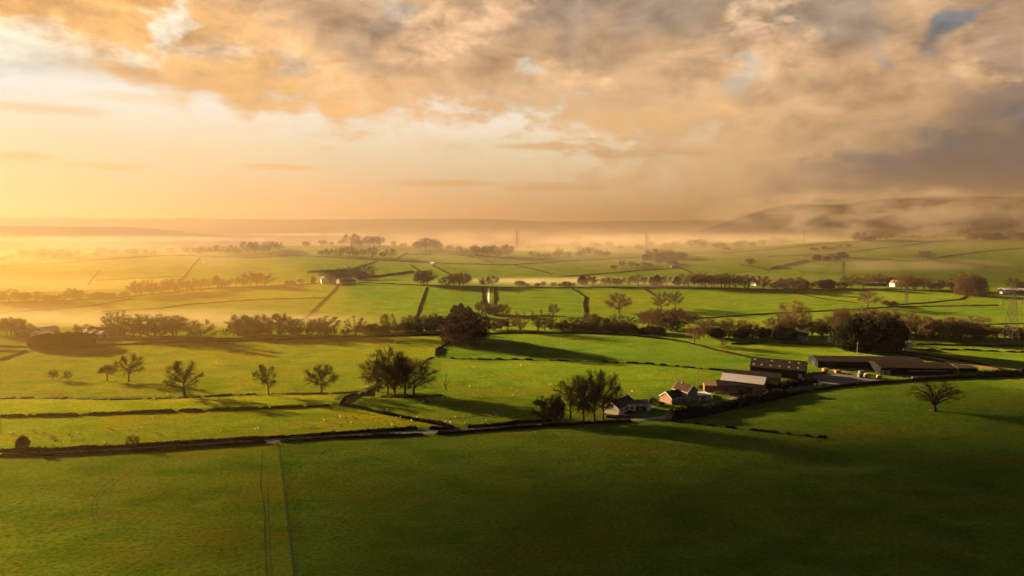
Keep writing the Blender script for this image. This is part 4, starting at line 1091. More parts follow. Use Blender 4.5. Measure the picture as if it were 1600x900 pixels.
# the wing with the carport
r_, rf = flatblock('carport_wing', 997, 642.5, 4, 6.2, 11.0, 2.75, 'white', 'slate', "long low white wing with two dark windows and an open carport beside the bungalow",
      parts=[WIN('N', -4.4, .9, 2.1, .8, None), WIN('N', -2.7, .9, 2.1, .8, None)], cat='house wing', oh=.25, slope=.5, off=(0, 0))
for o in list(r_.children):
    if o.name.startswith('wall'): bpy.data.objects.remove(o)
mb = MB(); w = 5.5
mb.box(-w, -.9, .0, 6.2, -1.2, 2.74); mb.box(4.0, w, 0, 6.2, -1.2, 2.74); mb.box(-.9, 4.0, 5.9, 6.2, -1.2, 2.9); mb.box(-.9, 4.0, .0, .25, 2.35, 2.74)
mb.build('wall', MAT['white'], r_)
mb = MB(); mb.box(-w - .27, w + .27, -.34, -.27, 2.5, 2.98); mb.build('fascia', MAT['white'], r_)
mb = MB(); mb.box(-.88, 3.98, .3, 5.88, 0.02, .06); mb.build('carport_floor', MAT['black'], r_)

def car(p, yaw, label, paint='car'):
    root = empty('parked_car', p, R(yaw), label, 'car')
    prof = [(-2.1, .35), (-2.12, .75), (-1.95, .95), (-1.55, 1.0), (-.9, 1.42), (.55, 1.45), (1.25, .98), (1.95, .86), (2.12, .65), (2.1, .35)]
    V = [(s * (.84 if z < 1.1 else .66), y, z) for s in (-1, 1) for (y, z) in prof]; n = len(prof)
    Fc = [tuple(range(n))[::-1], tuple(range(n, 2 * n))] + [(i, (i + 1) % n, n + (i + 1) % n, n + i) for i in range(n)]
    mesh('body', V, Fc, MAT[paint], root)
    mb_ = MB(); mb_.add([(-.6, -1.5, 1.03), (.6, -1.5, 1.03), (.58, -.95, 1.40), (-.58, -.95, 1.40), (-.6, -1.56, 1.03), (.6, -1.56, 1.03), (.58, -1.0, 1.42), (-.58, -1.0, 1.42)], [(4, 5, 6, 7), (0, 3, 2, 1), (0, 1, 5, 4), (2, 3, 7, 6), (1, 2, 6, 5), (3, 0, 4, 7)])
    mb_.build('windscreen', MAT['carglass'], root)
    for sx_ in (-1, 1):
        mb_ = MB(); mb_.box(sx_ * .77 - .02, sx_ * .77 + .02, -.85, .85, 1.02, 1.32); mb_.build('side_window', MAT['carglass'], root)
        mb_ = MB(); mb_.box(sx_ * .6 - .15, sx_ * .6 + .15, -2.16, -2.11, .62, .78); mb_.build('headlight', MAT['skylight'], root)
        for yy in (-1.3, 1.3):
            wb_ = MB(); wb_.tube([(sx_ * .72, yy, .32), (sx_ * .9, yy, .32)], .32, 14); wh = wb_.build('wheel', MAT['tyre'], root)
            wb_ = MB(); wb_.tube([(sx_ * .9, yy, .32), (sx_ * .915, yy, .32)], .18, 10); wb_.build('rim', MAT['steel'], wh)
    return root
q = at(1000.5, 642); car(Vector((q.x, q.y + 1.8, q.z + .07)), 3, "silver car parked inside the open carport")

# the farmhouse: brick wing, two storey stone house, flat roofed extension
gable('farmhouse', 1082, 628, 34, 9.0, 6.6, 4.9, 7.4, 'stone', 'brownroof', "two storey grey stone farmhouse with a steep brown roof and chimney", bargeboard='cream', oh=.3,
      chimney=[(6.2, .9)], parts=[WIN('N', 1.4, 1.0, 2.4, 1.5), WIN('N', -1.6, .9, 2.4, .9), WIN('N', -.8, 4.0, 5.1, .9), WIN('R', 3, 1, 2.2), WIN('L', 2.5, 3.4, 4.5), ('door', 'N', -.4, 0, 2.0, .9, 'wood', None)])
gable('brick_cottage', 1040, 629.5, -55, 9.6, 7.0, 2.6, 5.0, 'brick', 'blackroof', "low orange brick wing with a black roof at the left of the farmhouse", bargeboard='white', oh=.3,
      parts=[WIN('N', 1.2, .9, 2.1, 1.7), WIN('R', 3, 1, 2.1, 1.2), WIN('R', 6.5, 1, 2.1, 1.2)], cat='house wing')
flatblock('flat_roofed_extension', 1101, 626.5, 16, 5.4, 6.4, 2.6, 'stone', 'cream', "flat roofed extension with a pale blue door at the right of the farmhouse", oh=.45,
      parts=[('door', 'N', 1.7, .3, 2.3, 2.0, 'teal', 'white'), WIN('N', -1.0, .7, 2.1, 1.2), ('door', 'N', -2.5, 0, 2.0, .8, 'white', None)], cat='extension')

# brick barn with the pale metal roof, its lean-to and the walled yard
gable('brick_barn', 1196, 612, 60, 20, 11.5, 4.6, 6.9, 'redbrick', 'paleroof', "red brick barn with a pale grey metal roof", oh=.3, cat='barn',
      parts=[('doorway', 'N', 2.6, 0, 3.0, 2.6, 'black', None), ('doorway', 'N', -2.4, 0, 2.1, 1.1, 'wood', None), ('window', 'L', 6, 3.2, 3.9, 1.6, 'glass', 'wood'), ('window', 'L', 12, 3.2, 3.9, 1.6, 'glass', 'wood')])
flatblock('lean_to_shed', 1150, 613.5, -8, 6.0, 17, 3.1, 'redbrick', 'greyroof', "red brick lean-to with a low dark roof in front of the pale roofed barn", slope=1.3, oh=.3, cat='shed',
      parts=[('door', 'N', -4.2, 0, 2.1, 1.1, 'black', 'wood'), ('doorway', 'N', 6.3, 0, 2.6, 2.8, 'black', None), ('window', 'N', 0.5, 1.2, 2.1, 1.2, 'glass', 'wood')])
p = at(1101, 607)
def wall_run(name, pts, h_, th, m_, label, cat='wall'):
    P = [at(*q) for q in pts]; mb_ = MB()
    for a, b_ in zip(P[:-1], P[1:]):
        d = b_ - a; d.z = 0; L_ = d.length; d.normalize(); n_ = Vector((-d.y, d.x, 0)) * th / 2
        z0 = min(a.z, b_.z) - .5; z1 = max(a.z, b_.z) + h_
        mb_.add([(a - n_).xy[:] + (z0,), (b_ - n_).xy[:] + (z0,), (b_ + n_).xy[:] + (z0,), (a + n_).xy[:] + (z0,), (a - n_).xy[:] + (z1,), (b_ - n_).xy[:] + (z1,), (b_ + n_).xy[:] + (z1,), (a + n_).xy[:] + (z1,)],
                [(0, 3, 2, 1), (4, 5, 6, 7), (0, 1, 5, 4), (1, 2, 6, 5), (2, 3, 7, 6), (3, 0, 4, 7)])
    o = mb_.build(name, MAT[m_]); return tag(o, label, cat)
flatblock('brick_outhouse', 1113, 612.5, -8, 5.5, 7.4, 3.0, 'redbrick', 'redbrick', "small red brick outhouse at the left end of the barns", oh=.0, th=.1, slope=.5, cat='outhouse',
      parts=[('window', 'N', 1.2, 1.2, 2.0, .9, 'glass', 'wood'), ('door', 'N', -2.0, 0, 2.0, .9, 'wood', None)])
wall_run('brick_wall', [(1117, 615), (1135, 615.5), (1165, 613)], .9, .3, 'stone', "low stone garden wall in front of the lean-to shed")
wall_run('brick_wall', [(946, 652.5), (968, 652), (996, 650.5)], 1.1, .3, 'redbrick', "low red brick wall under the bungalow gable")

# dark barns behind
r_, rf = gable('dark_barn', 1259, 588.5, 63, 27, 17, 4.6, 8.0, 'darkclad', 'greyroof', "large dark barn with a row of pale skylights in its brown roof", oh=.4, cat='barn',
      parts=[('doorway', 'N', -3.5, 0, 3.9, 4.6, 'black', None), ('doorway', 'N', 3.0, 0, 3.9, 4.6, 'black', None), ('door', 'N', 7.2, 0, 3.0, 1.6, 'skylight', None), ('door', 'N', -7.4, 0, 3.0, 1.4, 'skylight', None), ('door', 'L', 2.2, 0, 3.0, 2.0, 'skylight', None)])
k = (8.0 - 4.6) / 8.5
for yy in (3, 7.5, 12, 16.5, 21, 25):
    for xc in (-6.6, -2.2):
        if (yy in (12, 21) and xc > -3): continue
        mb = MB(); z = lambda x: 8.0 - k * abs(x) + .30
        mb.add([(xc - .6, yy, z(xc - .6)), (xc + .6, yy, z(xc + .6)), (xc + .6, yy + 1.0, z(xc + .6)), (xc - .6, yy + 1.0, z(xc - .6)), (xc - .6, yy, z(xc - .6) - .1), (xc + .6, yy, z(xc + .6) - .1), (xc + .6, yy + 1.0, z(xc + .6) - .1), (xc - .6, yy + 1.0, z(xc - .6) - .1)],
               [(0, 1, 2, 3), (0, 4, 5, 1), (1, 5, 6, 2), (2, 6, 7, 3), (3, 7, 4, 0)])
        mb.build('skylight', MAT['skylight'], rf)
gable('low_dark_barn', 1222, 600.5, 66, 27, 9, 3.4, 5.0, 'redbrick', 'greyroof', "low dark roofed barn squeezed between the brick barn and the skylight barn", oh=.4, cat='barn', off=(0, 2),
      parts=[('doorway', 'N', 0, 0, 2.6, 2.4, 'black', None)])
# long sheds on the right
def shed(name, px, py, yaw, L, Wd, e, r, label, **k): return gable(name, px, py, yaw, L, Wd, e, r, 'darkclad', 'greyroof', label, cat='shed', oh=.4, **k)
shed('long_shed', 1494, 588, 86, 38, 15, 4.0, 5.7, "very long dark shed with a low brown roof right of the yard", off=(0, 8),
     parts=[('ventilation_strip', 'L', 14, 2.2, 2.9, 20, 'wood', None), ('doorway', 'L', 29, 0, 3.2, 4, 'black', None), ('door', 'L', 34, .0, 2.6, 2.2, 'skylight', None), ('door', 'L', 36.6, .0, 2.6, 1.8, 'skylight', None)])
shed('cattle_shed', 1462, 584, 86, 57, 15, 4.0, 5.7, "second dark shed alongside and behind the very long one", off=(0, 17),
     parts=[('doorway', 'F', 0, 0, 3.2, 5, 'black', None), ('doorway', 'L', 50, 0, 3.2, 5, 'black', None)])
flatblock('low_store', 1514, 582, -2, 7, 9, 2.2, 'darkclad', 'greyroof', "small low dark store at the right end of the very long shed", cat='shed', slope=.3)
wall_run('concrete_wall', [(1425, 591), (1460, 589.5), (1498, 587.5)], 1.0, .3, 'stone', "pale concrete wall at the foot of the very long shed")
wall_run('yard_wall', [(1262, 586), (1275, 585), (1292, 583)], 1.3, .3, 'wood', "brown boarded wall between the barn and the long shed")

def crate(px, py, yaw, sx_, sy_, sz_, m_, label, name='storage_box', cat='box'):
    p = at(px, py); root = empty(name, p, R(yaw), label, cat)
    mb_ = MB(); mb_.box(-sx_ / 2, sx_ / 2, -sy_ / 2, sy_ / 2, 0.12, sz_); mb_.build('body', MAT[m_], root)
    mb_ = MB()
    for x in (-sx_ / 2 + .1, sx_ / 2 - .2): mb_.box(x, x + .1, -sy_ / 2, sy_ / 2, -.1, .12)
    mb_.build('skid', MAT['wood'], root)
    mb_ = MB()
    for i in range(5):
        x = -sx_ / 2 + sx_ * i / 4; mb_.box(x - .05, x + .05, -sy_ / 2 - .05, -sy_ / 2 - .003, .12, sz_ + .03)
    mb_.build('rib', MAT[m_], root)
    return root
crate(1289, 580.5, 10, 2.6, 2, 1.9, 'orange', "sunlit orange crate at the back of the yard, left one", 'wooden_crate', 'crate')
crate(1308, 583, 10, 2.8, 2, 1.7, 'orange', "sunlit orange crate at the back of the yard, right one", 'wooden_crate', 'crate')
crate(1346, 585, 4, 3.0, 2, 2.0, 'concrete', "pale container standing highest beside the long shed", 'water_tank', 'tank')
crate(1344, 589.5, 4, 2.2, 1.8, 1.8, 'concrete', "pale grey box at the yard edge, left of the light one", 'storage_box', 'box')
crate(1354, 589.5, 4, 2.2, 1.8, 2.0, 'stone', "light box at the yard edge, right of the pale grey one", 'storage_box', 'box')
crate(1373, 590.5, 4, 1.8, 1.5, 1.5, 'stone', "small cream box near the corner of the very long shed", 'storage_box', 'box')
for x, lab in ((1273, "white wrapped bale by the yard hedge, left one"), (1281.5, "white wrapped bale by the yard hedge, right one")):
    p = at(x, 602.5)
    mb = MB(); mb.tube([(-.6, 0, .6), (-.5, 0, .6), (.5, 0, .6), (.6, 0, .6)], [.5, .6, .6, .5], 14)
    o = mb.build('wrapped_bale', MAT['white'], None, True); o.location = (p.x, p.y, p.z + .0); tag(o, lab, 'bale', 'white bales by the yard')

# more distant buildings
def small_house(px, py, yaw, L, Wd, e, r, wall, roof, label, name='house', cat='house', win=True, ch=True, group=None):
    pt = [WIN('N', 0, .9, 2.1, 1.2), WIN('L', L * .25, .9, 2.1, 1.2), WIN('L', L * .75, .9, 2.1, 1.2), WIN('R', L * .3, .9, 2.1, 1.2), ('door', 'L', L * .5, 0, 2.0, 1.0, 'wood', None)] if win else [('doorway', 'N', 0, 0, e * .8, Wd * .4, 'black', None)]
    return gable(name, px, py, yaw, L, Wd, e, r, wall, roof, label, cat=cat, parts=pt, chimney=[(L * .2, .9)] if ch else None, oh=.3, group=group)
small_house(508, 443.5, 30, 13, 9, 5.2, 8.6, 'white', 'slate', "white cottage with a tall gable, left one of the row on the crest", 'cottage', 'cottage')
small_house(527, 443, 75, 12, 7, 4.0, 6.4, 'white', 'slate', "middle white cottage of the row on the crest", 'cottage', 'cottage')
small_house(556, 443, 88, 18, 7, 3.0, 4.8, 'white', 'slate', "long low white cottage at the right of the crest row", 'cottage', 'cottage')
small_house(461, 445.5, 80, 12, 6, 2.6, 4.4, 'white', 'slate', "low white bungalow left of the cottage row on the crest", 'bungalow', 'bungalow')
small_house(347, 450, 60, 8, 6, 3.4, 5.4, 'white', 'paleroof', "tiny bright white house among trees on the left crest")
small_house(1184, 446, 30, 8, 7, 4.2, 6.5, 'white', 'slate', "tiny white house among dark trees right of the brown crest wood")
small_house(1402, 448, 12, 9, 8, 4.6, 8.2, 'white', 'redbrick', "house with a sunlit pink gable on the right crest")
small_house(1413, 447, 80, 8, 6, 3.0, 5.0, 'white', 'slate', "small pale annex right of the house with the pink gable", 'annex', 'annex', ch=False)
small_house(1383, 446.5, 88, 30, 9, 4.0, 5.0, 'darkclad', 'paleroof', "long low shed with a white roof edge on the right crest", 'long_low_shed', 'shed', False, False)
small_house(1625, 459, 84, 44, 14, 4.5, 6.5, 'darkclad', 'paleroof', "grey roofed shed at the right edge of the crest", 'grey_shed', 'shed', False, False)
small_house(1575, 459.5, 84, 8, 5, 2.4, 3.4, 'white', 'paleroof', "tiny white outbuilding left of the grey roofed shed", 'outbuilding', 'outbuilding', False, False)
small_house(694, 506, 82, 12, 8, 3.2, 5.2, 'white', 'slate', "little white barn in the valley left of the huge brown bush", 'white_barn', 'barn', False, False)
small_house(735, 494, 86, 15, 8, 4.0, 7.0, 'redbrick', 'brownroof', "red roofed farm building rising above the huge brown bush", 'farm_building', 'building')
small_house(748, 503, 80, 5, 4, 2.2, 3.2, 'white', 'paleroof', "tiny white shed right of the huge brown bush", 'white_shed', 'shed', False, False)
small_house(1419, 546, 20, 7, 6.5, 2.8, 5.0, 'white', 'paleroof', "small white cottage right of the dark evergreen block", 'cottage', 'cottage')
small_house(1262, 533, 60, 9, 7, 4.0, 6.6, 'stone', 'slate', "grey house half hidden among the valley trees")
small_house(1303, 535.5, 40, 3.5, 3, 2.2, 3.0, 'cream', 'slate', "tiny cream hut at the left end of the dark evergreen block", 'hut', 'hut', False, False)
small_house(1064, 419, 86, 16, 7, 2.8, 4.4, 'redbrick', 'redbrick', "little red roofed barn far off on the middle hillside", 'red_barn', 'barn', False, False)
small_house(679, 414.5, 60, 7, 6, 3, 5, 'white', 'paleroof', "tiny white barn far off above the long crest hedge", 'white_barn', 'barn', False, False)
small_house(1140, 392.5, 60, 12, 8, 4, 7, 'white', 'slate', "far pale farmhouse on the plain under the cloud", 'farmhouse', 'house')
fl = "white roofed barns of the misty farm at left"
small_house(24, 525, -35, 10, 7, 3, 5, 'darkclad', 'paleroof', "barn with one bright roof slope at the left edge of the misty farm", 'barn', 'barn', False, False, fl)
small_house(62, 524, -30, 11, 8, 3, 5.2, 'darkclad', 'paleroof', "largest white roofed barn of the misty farm, behind the evergreen block", 'barn', 'barn', False, False, fl)
small_house(79, 528, 84, 12, 7, 3, 4.4, 'white', 'paleroof', "low bright barn touching the top of the long evergreen block", 'barn', 'barn', False, False, fl)
small_house(150, 527, 70, 11, 8, 3, 5, 'white', 'paleroof', "white shed nearest the right end of the long evergreen block", 'white_shed', 'shed', False, False, fl)
small_house(163, 528, 80, 9, 7, 3, 4.6, 'white', 'paleroof', "white shed farther from the evergreen block, in the misty valley", 'white_shed', 'shed', False, False, fl)
small_house(190, 524, 88, 22, 9, 3.4, 5.6, 'darkclad', 'brownroof', "long dark roofed shed in the misty valley at left", 'dark_shed', 'shed', False, False, fl)

# ------------------------------------------------------------------ pylons, masts, poles
def pylon(px, py, hgt, label, yaw=35, thick=.22, parts=True):
    p = at(px, py); root = empty('electricity_pylon', p, R(yaw), label, 'pylon', 'electricity pylons')
    b0, b1, b2 = hgt * .085, hgt * .03, hgt * .018; wz = hgt * .60
    def wd(z): return b0 + (b1 - b0) * z / wz if z < wz else b1 + (b2 - b1) * (z - wz) / (hgt - wz)
    mb_ = MB(); lv = [0, .14, .27, .38, .48, .56, .63, .70, .77, .84, .91, .97]
    cs = [(-1, -1), (1, -1), (1, 1), (-1, 1)]
    for c in cs: mb_.tube([(c[0] * wd(t * hgt), c[1] * wd(t * hgt), t * hgt - (1 if t == 0 else 0)) for t in lv], thick, 4)
    for a, b_ in zip(lv[:-1], lv[1:]):
        za, zb = a * hgt, b_ * hgt
        for i in range(4):
            c, d = cs[i], cs[(i + 1) % 4]
            for (u, v) in ((c, d), (d, c)): mb_.tube([(u[0] * wd(za), u[1] * wd(za), za), (v[0] * wd(zb), v[1] * wd(zb), zb)], thick * .6, 3)
            mb_.tube([(c[0] * wd(zb), c[1] * wd(zb), zb), (d[0] * wd(zb), d[1] * wd(zb), zb)], thick * .5, 3)
    mb_.tube([(0, 0, hgt * .96), (0, 0, hgt)], thick, 4)
    mb_.build('tower', MAT['steel'], root)
    for z, ln in ((.66, .20), (.79, .17), (.91, .13)):
        a = MB(); z *= hgt; ln *= hgt
        for s in (-1, 1):
            for yy in (-1, 1):
                a.tube([(s * wd(z), yy * wd(z), z), (s * ln, 0, z + .3)], thick * .8, 3)
                a.tube([(s * wd(z), yy * wd(z), z + hgt * .045), (s * ln, 0, z + .3)], thick * .7, 3)
            for t in (.33, .66): a.tube([(s * ln * t, 0, z + .1), (s * ln * t, 0, z + hgt * .045 * (1 - t))], thick * .5, 3)
        arm = a.build('cross_arm', MAT['steel'], root)
        for s in (-1, 1):
            i_ = MB(); i_.tube([(s * ln, 0, z + .2), (s * ln, 0, z - hgt * .06)], .16, 4); i_.build('insulator', MAT['darkclad'], arm)
    return root
pylon(1578, 541, 45, "large electricity pylon among the valley trees at the right edge", 20, .11)
pylon(1317, 446, 34, "pale electricity pylon behind the misty crest trees at right", 30, .14)
pylon(808, 394, 44, "distant pylon standing clear on the plain in mid picture", 30, .15)
pylon(1010, 396, 42, "distant pylon above the rounded dark wood", 30, .15)
pylon(1228, 378, 44, "distant pylon left of a pair under the drifting cloud", 30, .17)
pylon(1256, 380, 40, "distant pylon right of a pair under the drifting cloud", 30, .4)
pylon(1403, 374, 36, "faint pylon behind the skyline row on the right hill", 30, .35)
pylon(1416, 474, 22, "small faint pylon on the right slope below the pink house", 30, .14)
def pole(px, py, h_, r, label, name='utility_pole', cat='pole', arm=True, m_='wood'):
    p = at(px, py); root = empty(name, p, .3, label, cat)
    mb_ = MB(); mb_.tube([(0, 0, -.5), (0, 0, h_)], [r, r * .7], 8); mb_.build('post', MAT[m_], root)
    if arm: mb_ = MB(); mb_.box(-.9, .9, -.06, .06, h_ - .6, h_ - .45); mb_.build('cross_arm', MAT[m_], root)
pole(1089, 606, 8.5, .16, "tall wooden pole in the field behind the farmhouse")
pole(1339, 558, 9, .14, "thin wooden pole in the field in front of the dark evergreens")
pole(318, 412, 19, .35, "pale mast on the hazy hill under the skyline trees", 'mast', 'mast', False, 'white')
pole(593, 386, 26, .5, "tall thin spire on the hilltop beside the copse", 'spire', 'mast', False, 'darkclad')
pole(1195, 772, 3.2, .07, "lone thin post in the dark near field at right", 'marker_post', 'post', False)

# wire fence down the near field
def wire_fence(pts, label, step=3.6):
    P = resample([at(*p) for p in pts], step)
    root = empty('wire_fence', P[0], 0, label, 'fence'); o0 = Vector(P[0])
    pm = MB(); pm.tube([(0, 0, -.3), (0, 0, 1.15)], .07, 5); me = None
    for i, p in enumerate(P):
        q = p - o0
        if me is None: po = pm.build('post', MAT['wood'], root); me = po.data
        else: po = bpy.data.objects.new('post', me); C.objects.link(po); po.parent = root
        po.location = q
    w_ = MB()
    for z in (.35, .7, 1.05): w_.tube([(p - o0) + Vector((0, 0, z)) for p in P], .018, 3)
    w_.build('wire', MAT['steel'], root)
wire_fence([(436, 697), (441, 740), (447, 790), (453, 840), (461, 906)], "thin wire fence with wooden posts running down the near field")
def gate(px, py, yaw, label, wd=3.6):
    p = at(px, py); root = empty('field_gate', p, R(yaw), label, 'gate')
    mb_ = MB()
    for z in (.2, .42, .64, .86, 1.1): mb_.box(-wd / 2, wd / 2, -.03, .03, z, z + .07)
    for x in (-wd / 2, wd / 2 - .08): mb_.box(x, x + .08, -.034, .034, .15, 1.2)
    mb_.build('gate_rails', MAT['steel'], root)
    for x in (-wd / 2 - .15, wd / 2 + .15):
        mb_ = MB(); mb_.tube([(x, 0, -.3), (x, 0, 1.35)], .11, 7); mb_.build('gate_post', MAT['wood'], root)
gate(425, 694.5, 2, "metal field gate in the gap of the near lane hedge by the fence")
gate(721, 669.5, 4, "metal field gate between the hedge stub and the dark lane hedge")
gate(661, 672, 6, "metal field gate at the sheep field gateway beside the hedge stub", 3.0)
gate(524, 634, 5, "metal field gate in the corner where the two field hedges meet", 3.0)

# ------------------------------------------------------------------ sheep
def sheep_mesh(grazing, seed):
    mb_ = bmesh.new(); rnd = random.Random(seed)
    def ell(c, s, rot=0):
        M_ = Matrix.Translation(c) @ Matrix.Rotation(rot, 4, 'Y') @ Matrix.Diagonal((*s, 1))
        bmesh.ops.create_icosphere(mb_, subdivisions=2, radius=1, matrix=M_)
    ell((0, 0, .66), (.60, .30, .30)); ell((.30, 0, .68), (.30, .27, .28)); ell((-.34, 0, .66), (.30, .28, .29))
    if grazing: ell((.66, 0, .50), (.26, .12, .13), .9); ell((.84, 0, .24), (.19, .085, .095), 1.1); hx, hz = .78, .34
    else: ell((.66, 0, .86), (.22, .12, .14), -.7); ell((.88, 0, .98), (.19, .085, .10), .35); hx, hz = .76, 1.04
    for s in (-1, 1): ell((hx, s * .12, hz), (.04, .09, .03))
    ell((-.64, 0, .62), (.06, .05, .14))
    for x in (-.36, .34):
        for s in (-1, 1):
            M_ = Matrix.Translation((x + rnd.uniform(-.05, .05), s * .16, .22))
            bmesh.ops.create_cone(mb_, cap_ends=True, segments=8, radius1=.045, radius2=.075, depth=.46, matrix=M_)
    me = bpy.data.meshes.new('sheep'); mb_.to_mesh(me); mb_.free()
    o = bpy.data.objects.new('tmp', me); C.objects.link(o)
    md = o.modifiers.new('r', 'REMESH'); md.mode = 'VOXEL'; md.voxel_size = .045; md.use_smooth_shade = True
    dg = bpy.context.evaluated_depsgraph_get(); me2 = bpy.data.meshes.new_from_object(o.evaluated_get(dg))
    bpy.data.objects.remove(o)
    me2.materials.clear(); me2.materials.append(MAT['wool'])
    return me2
SM = [sheep_mesh(True, 1), sheep_mesh(False, 2), sheep_mesh(True, 3)]
def sheep(pts, label, group):
    for i, (x, y) in enumerate(pts):
        p = at(x, y)
        o = bpy.data.objects.new('sheep', random.choice(SM)); C.objects.link(o)
        o.location = p; o.rotation_euler = (0, 0, random.uniform(0, 6.28)); s = random.uniform(.72, .95); o.scale = (s, s, s)
        tag(o, label if isinstance(label, str) else label[i], 'sheep', group)
def z4(x0, y0, L): return [(x0 + a / 4, y0 + b_ / 4 + .8) for a, b_ in L]
sheep(z4(0, 500, [(68, 712), (82, 712), (210, 697), (270, 706), (320, 722), (325, 744), (338, 743), (433, 720), (443, 747), (488, 710), (685, 680), (800, 686), (885, 674), (968, 608), (975, 705), (988, 717), (1095, 675), (1380, 692), (655, 768), (330, 785), (385, 788), (1595, 685)]),
      "small pale sheep grazing in the yellow field behind the lane hedge at left", "sheep in the left lane field")
sheep(z4(0, 500, [(963, 495), (1050, 467), (992, 478)]), "sheep beside the ditch near the tall ragged tree", "sheep by the ditch")
sheep(z4(400, 500, [(290, 670), (330, 676), (345, 672), (360, 668), (428, 630), (485, 600), (525, 608), (558, 606), (600, 608), (562, 632), (500, 650), (595, 645), (508, 695), (15, 680), (728, 692), (800, 690), (850, 655)]),
      "white sheep in the sheep field left of the slanting hedge", "sheep left of the slanting hedge")
sheep(z4(400, 500, [(1045, 512), (1030, 516), (1072, 493), (1092, 508), (1167, 484), (885, 474), (818, 560), (875, 612), (900, 615), (972, 630), (1008, 612), (1177, 610), (1245, 607), (1190, 637), (1215, 643), (1307, 603), (1306, 645), (1468, 600), (1487, 580), (1502, 596), (1438, 632), (1420, 650)]),
      "white sheep in the green field between the slanting hedge and the bungalow trees", "sheep right of the slanting hedge")
sheep(z4(400, 500, [(1317, 293), (1363, 296), (1335, 312), (1335, 416), (1562, 388), (610, 262), (706, 215), (872, 142), (240, 436), (1030, 172), (462, 60)]) + z4(800, 500, [(55, 285), (240, 403), (12, 472)]),
      "white speck of a sheep high in the middle green fields", "sheep high in the middle fields")
sheep(z4(800, 500, [(750, 446)]), "bright white sheep in the field behind the bungalow chimney", None)
sheep(z4(800, 500, [(423, 580)]), "bright sheep seen under the bare trees beside the bungalow", None)
sheep([(1455, 642.5), (1467, 643)], ["white sheep at the foot of the forked tree, left of the trunk", "white sheep at the foot of the forked tree, right of the trunk"], "sheep under the forked tree")

# garden shrubs by the houses
for (x, y, t_, w_, lab) in [(1021, 633, 622, 12, "round dark garden shrub between carport and farmhouse"), (985, 648.5, 642, 14, "low garden shrub beside the bungalow's near corner"), (1140, 617, 611, 10, "small shrub in front of the lean-to"),
                           (1120, 623, 618, 12, "low shrub behind the tall hedge by the extension"), (1160, 615.5, 610, 12, "low shrub behind the tall hedge near the barn"), (1097, 607.5, 602, 8, "small brown shrub at the left end of the outhouse"), (1033, 633, 628, 10, "brown flower bed shrub under the brick wing gable")]:
    T_('scrub', x, y, t_, w_, lab, parts=False, name='garden_shrub')

# ------------------------------------------------------------------ water, mist, low cloud
v = []; 
for (x, y) in [(-4200, 7600), (-2900, 7700), (-1500, 7500), (-900, 7300), (-1300, 6900), (-1800, 6700), (-2600, 6500), (-3600, 6500), (-4300, 6800)]: v.append((x, y, -13.0))
tag(mesh('water', v, [tuple(range(len(v)))[::-1]], MAT['water']), kind='structure')
def lump(name, c, r, m_, label, seed=0, sub=4, amp=.35, fr=1.6, rz=0):
    bm = bmesh.new(); bmesh.ops.create_icosphere(bm, subdivisions=sub, radius=1)
    for v_ in bm.verts:
        p_ = v_.co
        n_ = float(vnoise(p_.x * fr + seed, p_.y * fr + p_.z * 2.1, seed)) + .5 * float(vnoise(p_.x * fr * 2.3 + p_.z, p_.y * fr * 2.3 + seed, seed + 3)) + .3 * float(vnoise(p_.x * fr * 5 - p_.z * 3, p_.y * fr * 5 + seed, seed + 5))
        v_.co = p_ * (1 + amp * n_ * 1.6)
    me = bpy.data.meshes.new(name); bm.to_mesh(me); bm.free(); me.materials.append(m_)
    for pl in me.polygons: pl.use_smooth = True
    o = bpy.data.objects.new(name, me); C.objects.link(o); o.location = c; o.scale = r; o.rotation_euler = (0, 0, R(rz))
    return tag(o, label, name.replace('_', ' '), None, 'stuff')
def cloud_mat(name, dens, col, scale, lo, hi, sxyz=(1, 1, 1)):
    m = bpy.data.materials.new(name); m.use_nodes = True; nt = m.node_tree; nt.nodes.clear()
    o = nt.nodes.new('ShaderNodeOutputMaterial'); v = nt.nodes.new('ShaderNodeVolumePrincipled')
    v.inputs['Color'].default_value = (*col, 1); v.inputs['Anisotropy'].default_value = .4; v.inputs['Density Attribute'].default_value = ''
    g = nt.nodes.new('ShaderNodeNewGeometry'); mp = nt.nodes.new('ShaderNodeMapping'); mp.inputs['Scale'].default_value = sxyz
    nt.links.new(g.outputs['Position'], mp.inputs[0])
    n = nt.nodes.new('ShaderNodeTexNoise'); n.inputs['Scale'].default_value = scale; n.inputs['Detail'].default_value = 5; n.inputs['Roughness'].default_value = .6
    nt.links.new(mp.outputs[0], n.inputs['Vector'])
    mr = nt.nodes.new('ShaderNodeMapRange'); mr.interpolation_type = 'SMOOTHSTEP'
    mr.inputs[1].default_value = lo; mr.inputs[2].default_value = hi; mr.inputs[3].default_value = 0; mr.inputs[4].default_value = dens
    nt.links.new(n.outputs[0], mr.inputs[0])
    # thinner towards the edge of the bank
    tcn = nt.nodes.new('ShaderNodeTexCoord'); ln = nt.nodes.new('ShaderNodeVectorMath'); ln.operation = 'LENGTH'; nt.links.new(tcn.outputs['Object'], ln.inputs[0])
    fe = nt.nodes.new('ShaderNodeMapRange'); fe.interpolation_type = 'SMOOTHSTEP'; fe.inputs[1].default_value = 1.0; fe.inputs[2].default_value = .35
    nt.links.new(ln.outputs[1], fe.inputs[0])
    ml = nt.nodes.new('ShaderNodeMath'); ml.operation = 'MULTIPLY'; nt.links.new(mr.outputs[0], ml.inputs[0]); nt.links.new(fe.outputs[0], ml.inputs[1])
    nt.links.new(ml.outputs[0], v.inputs['Density']); nt.links.new(v.outputs[0], o.inputs['Volume'])
    return m
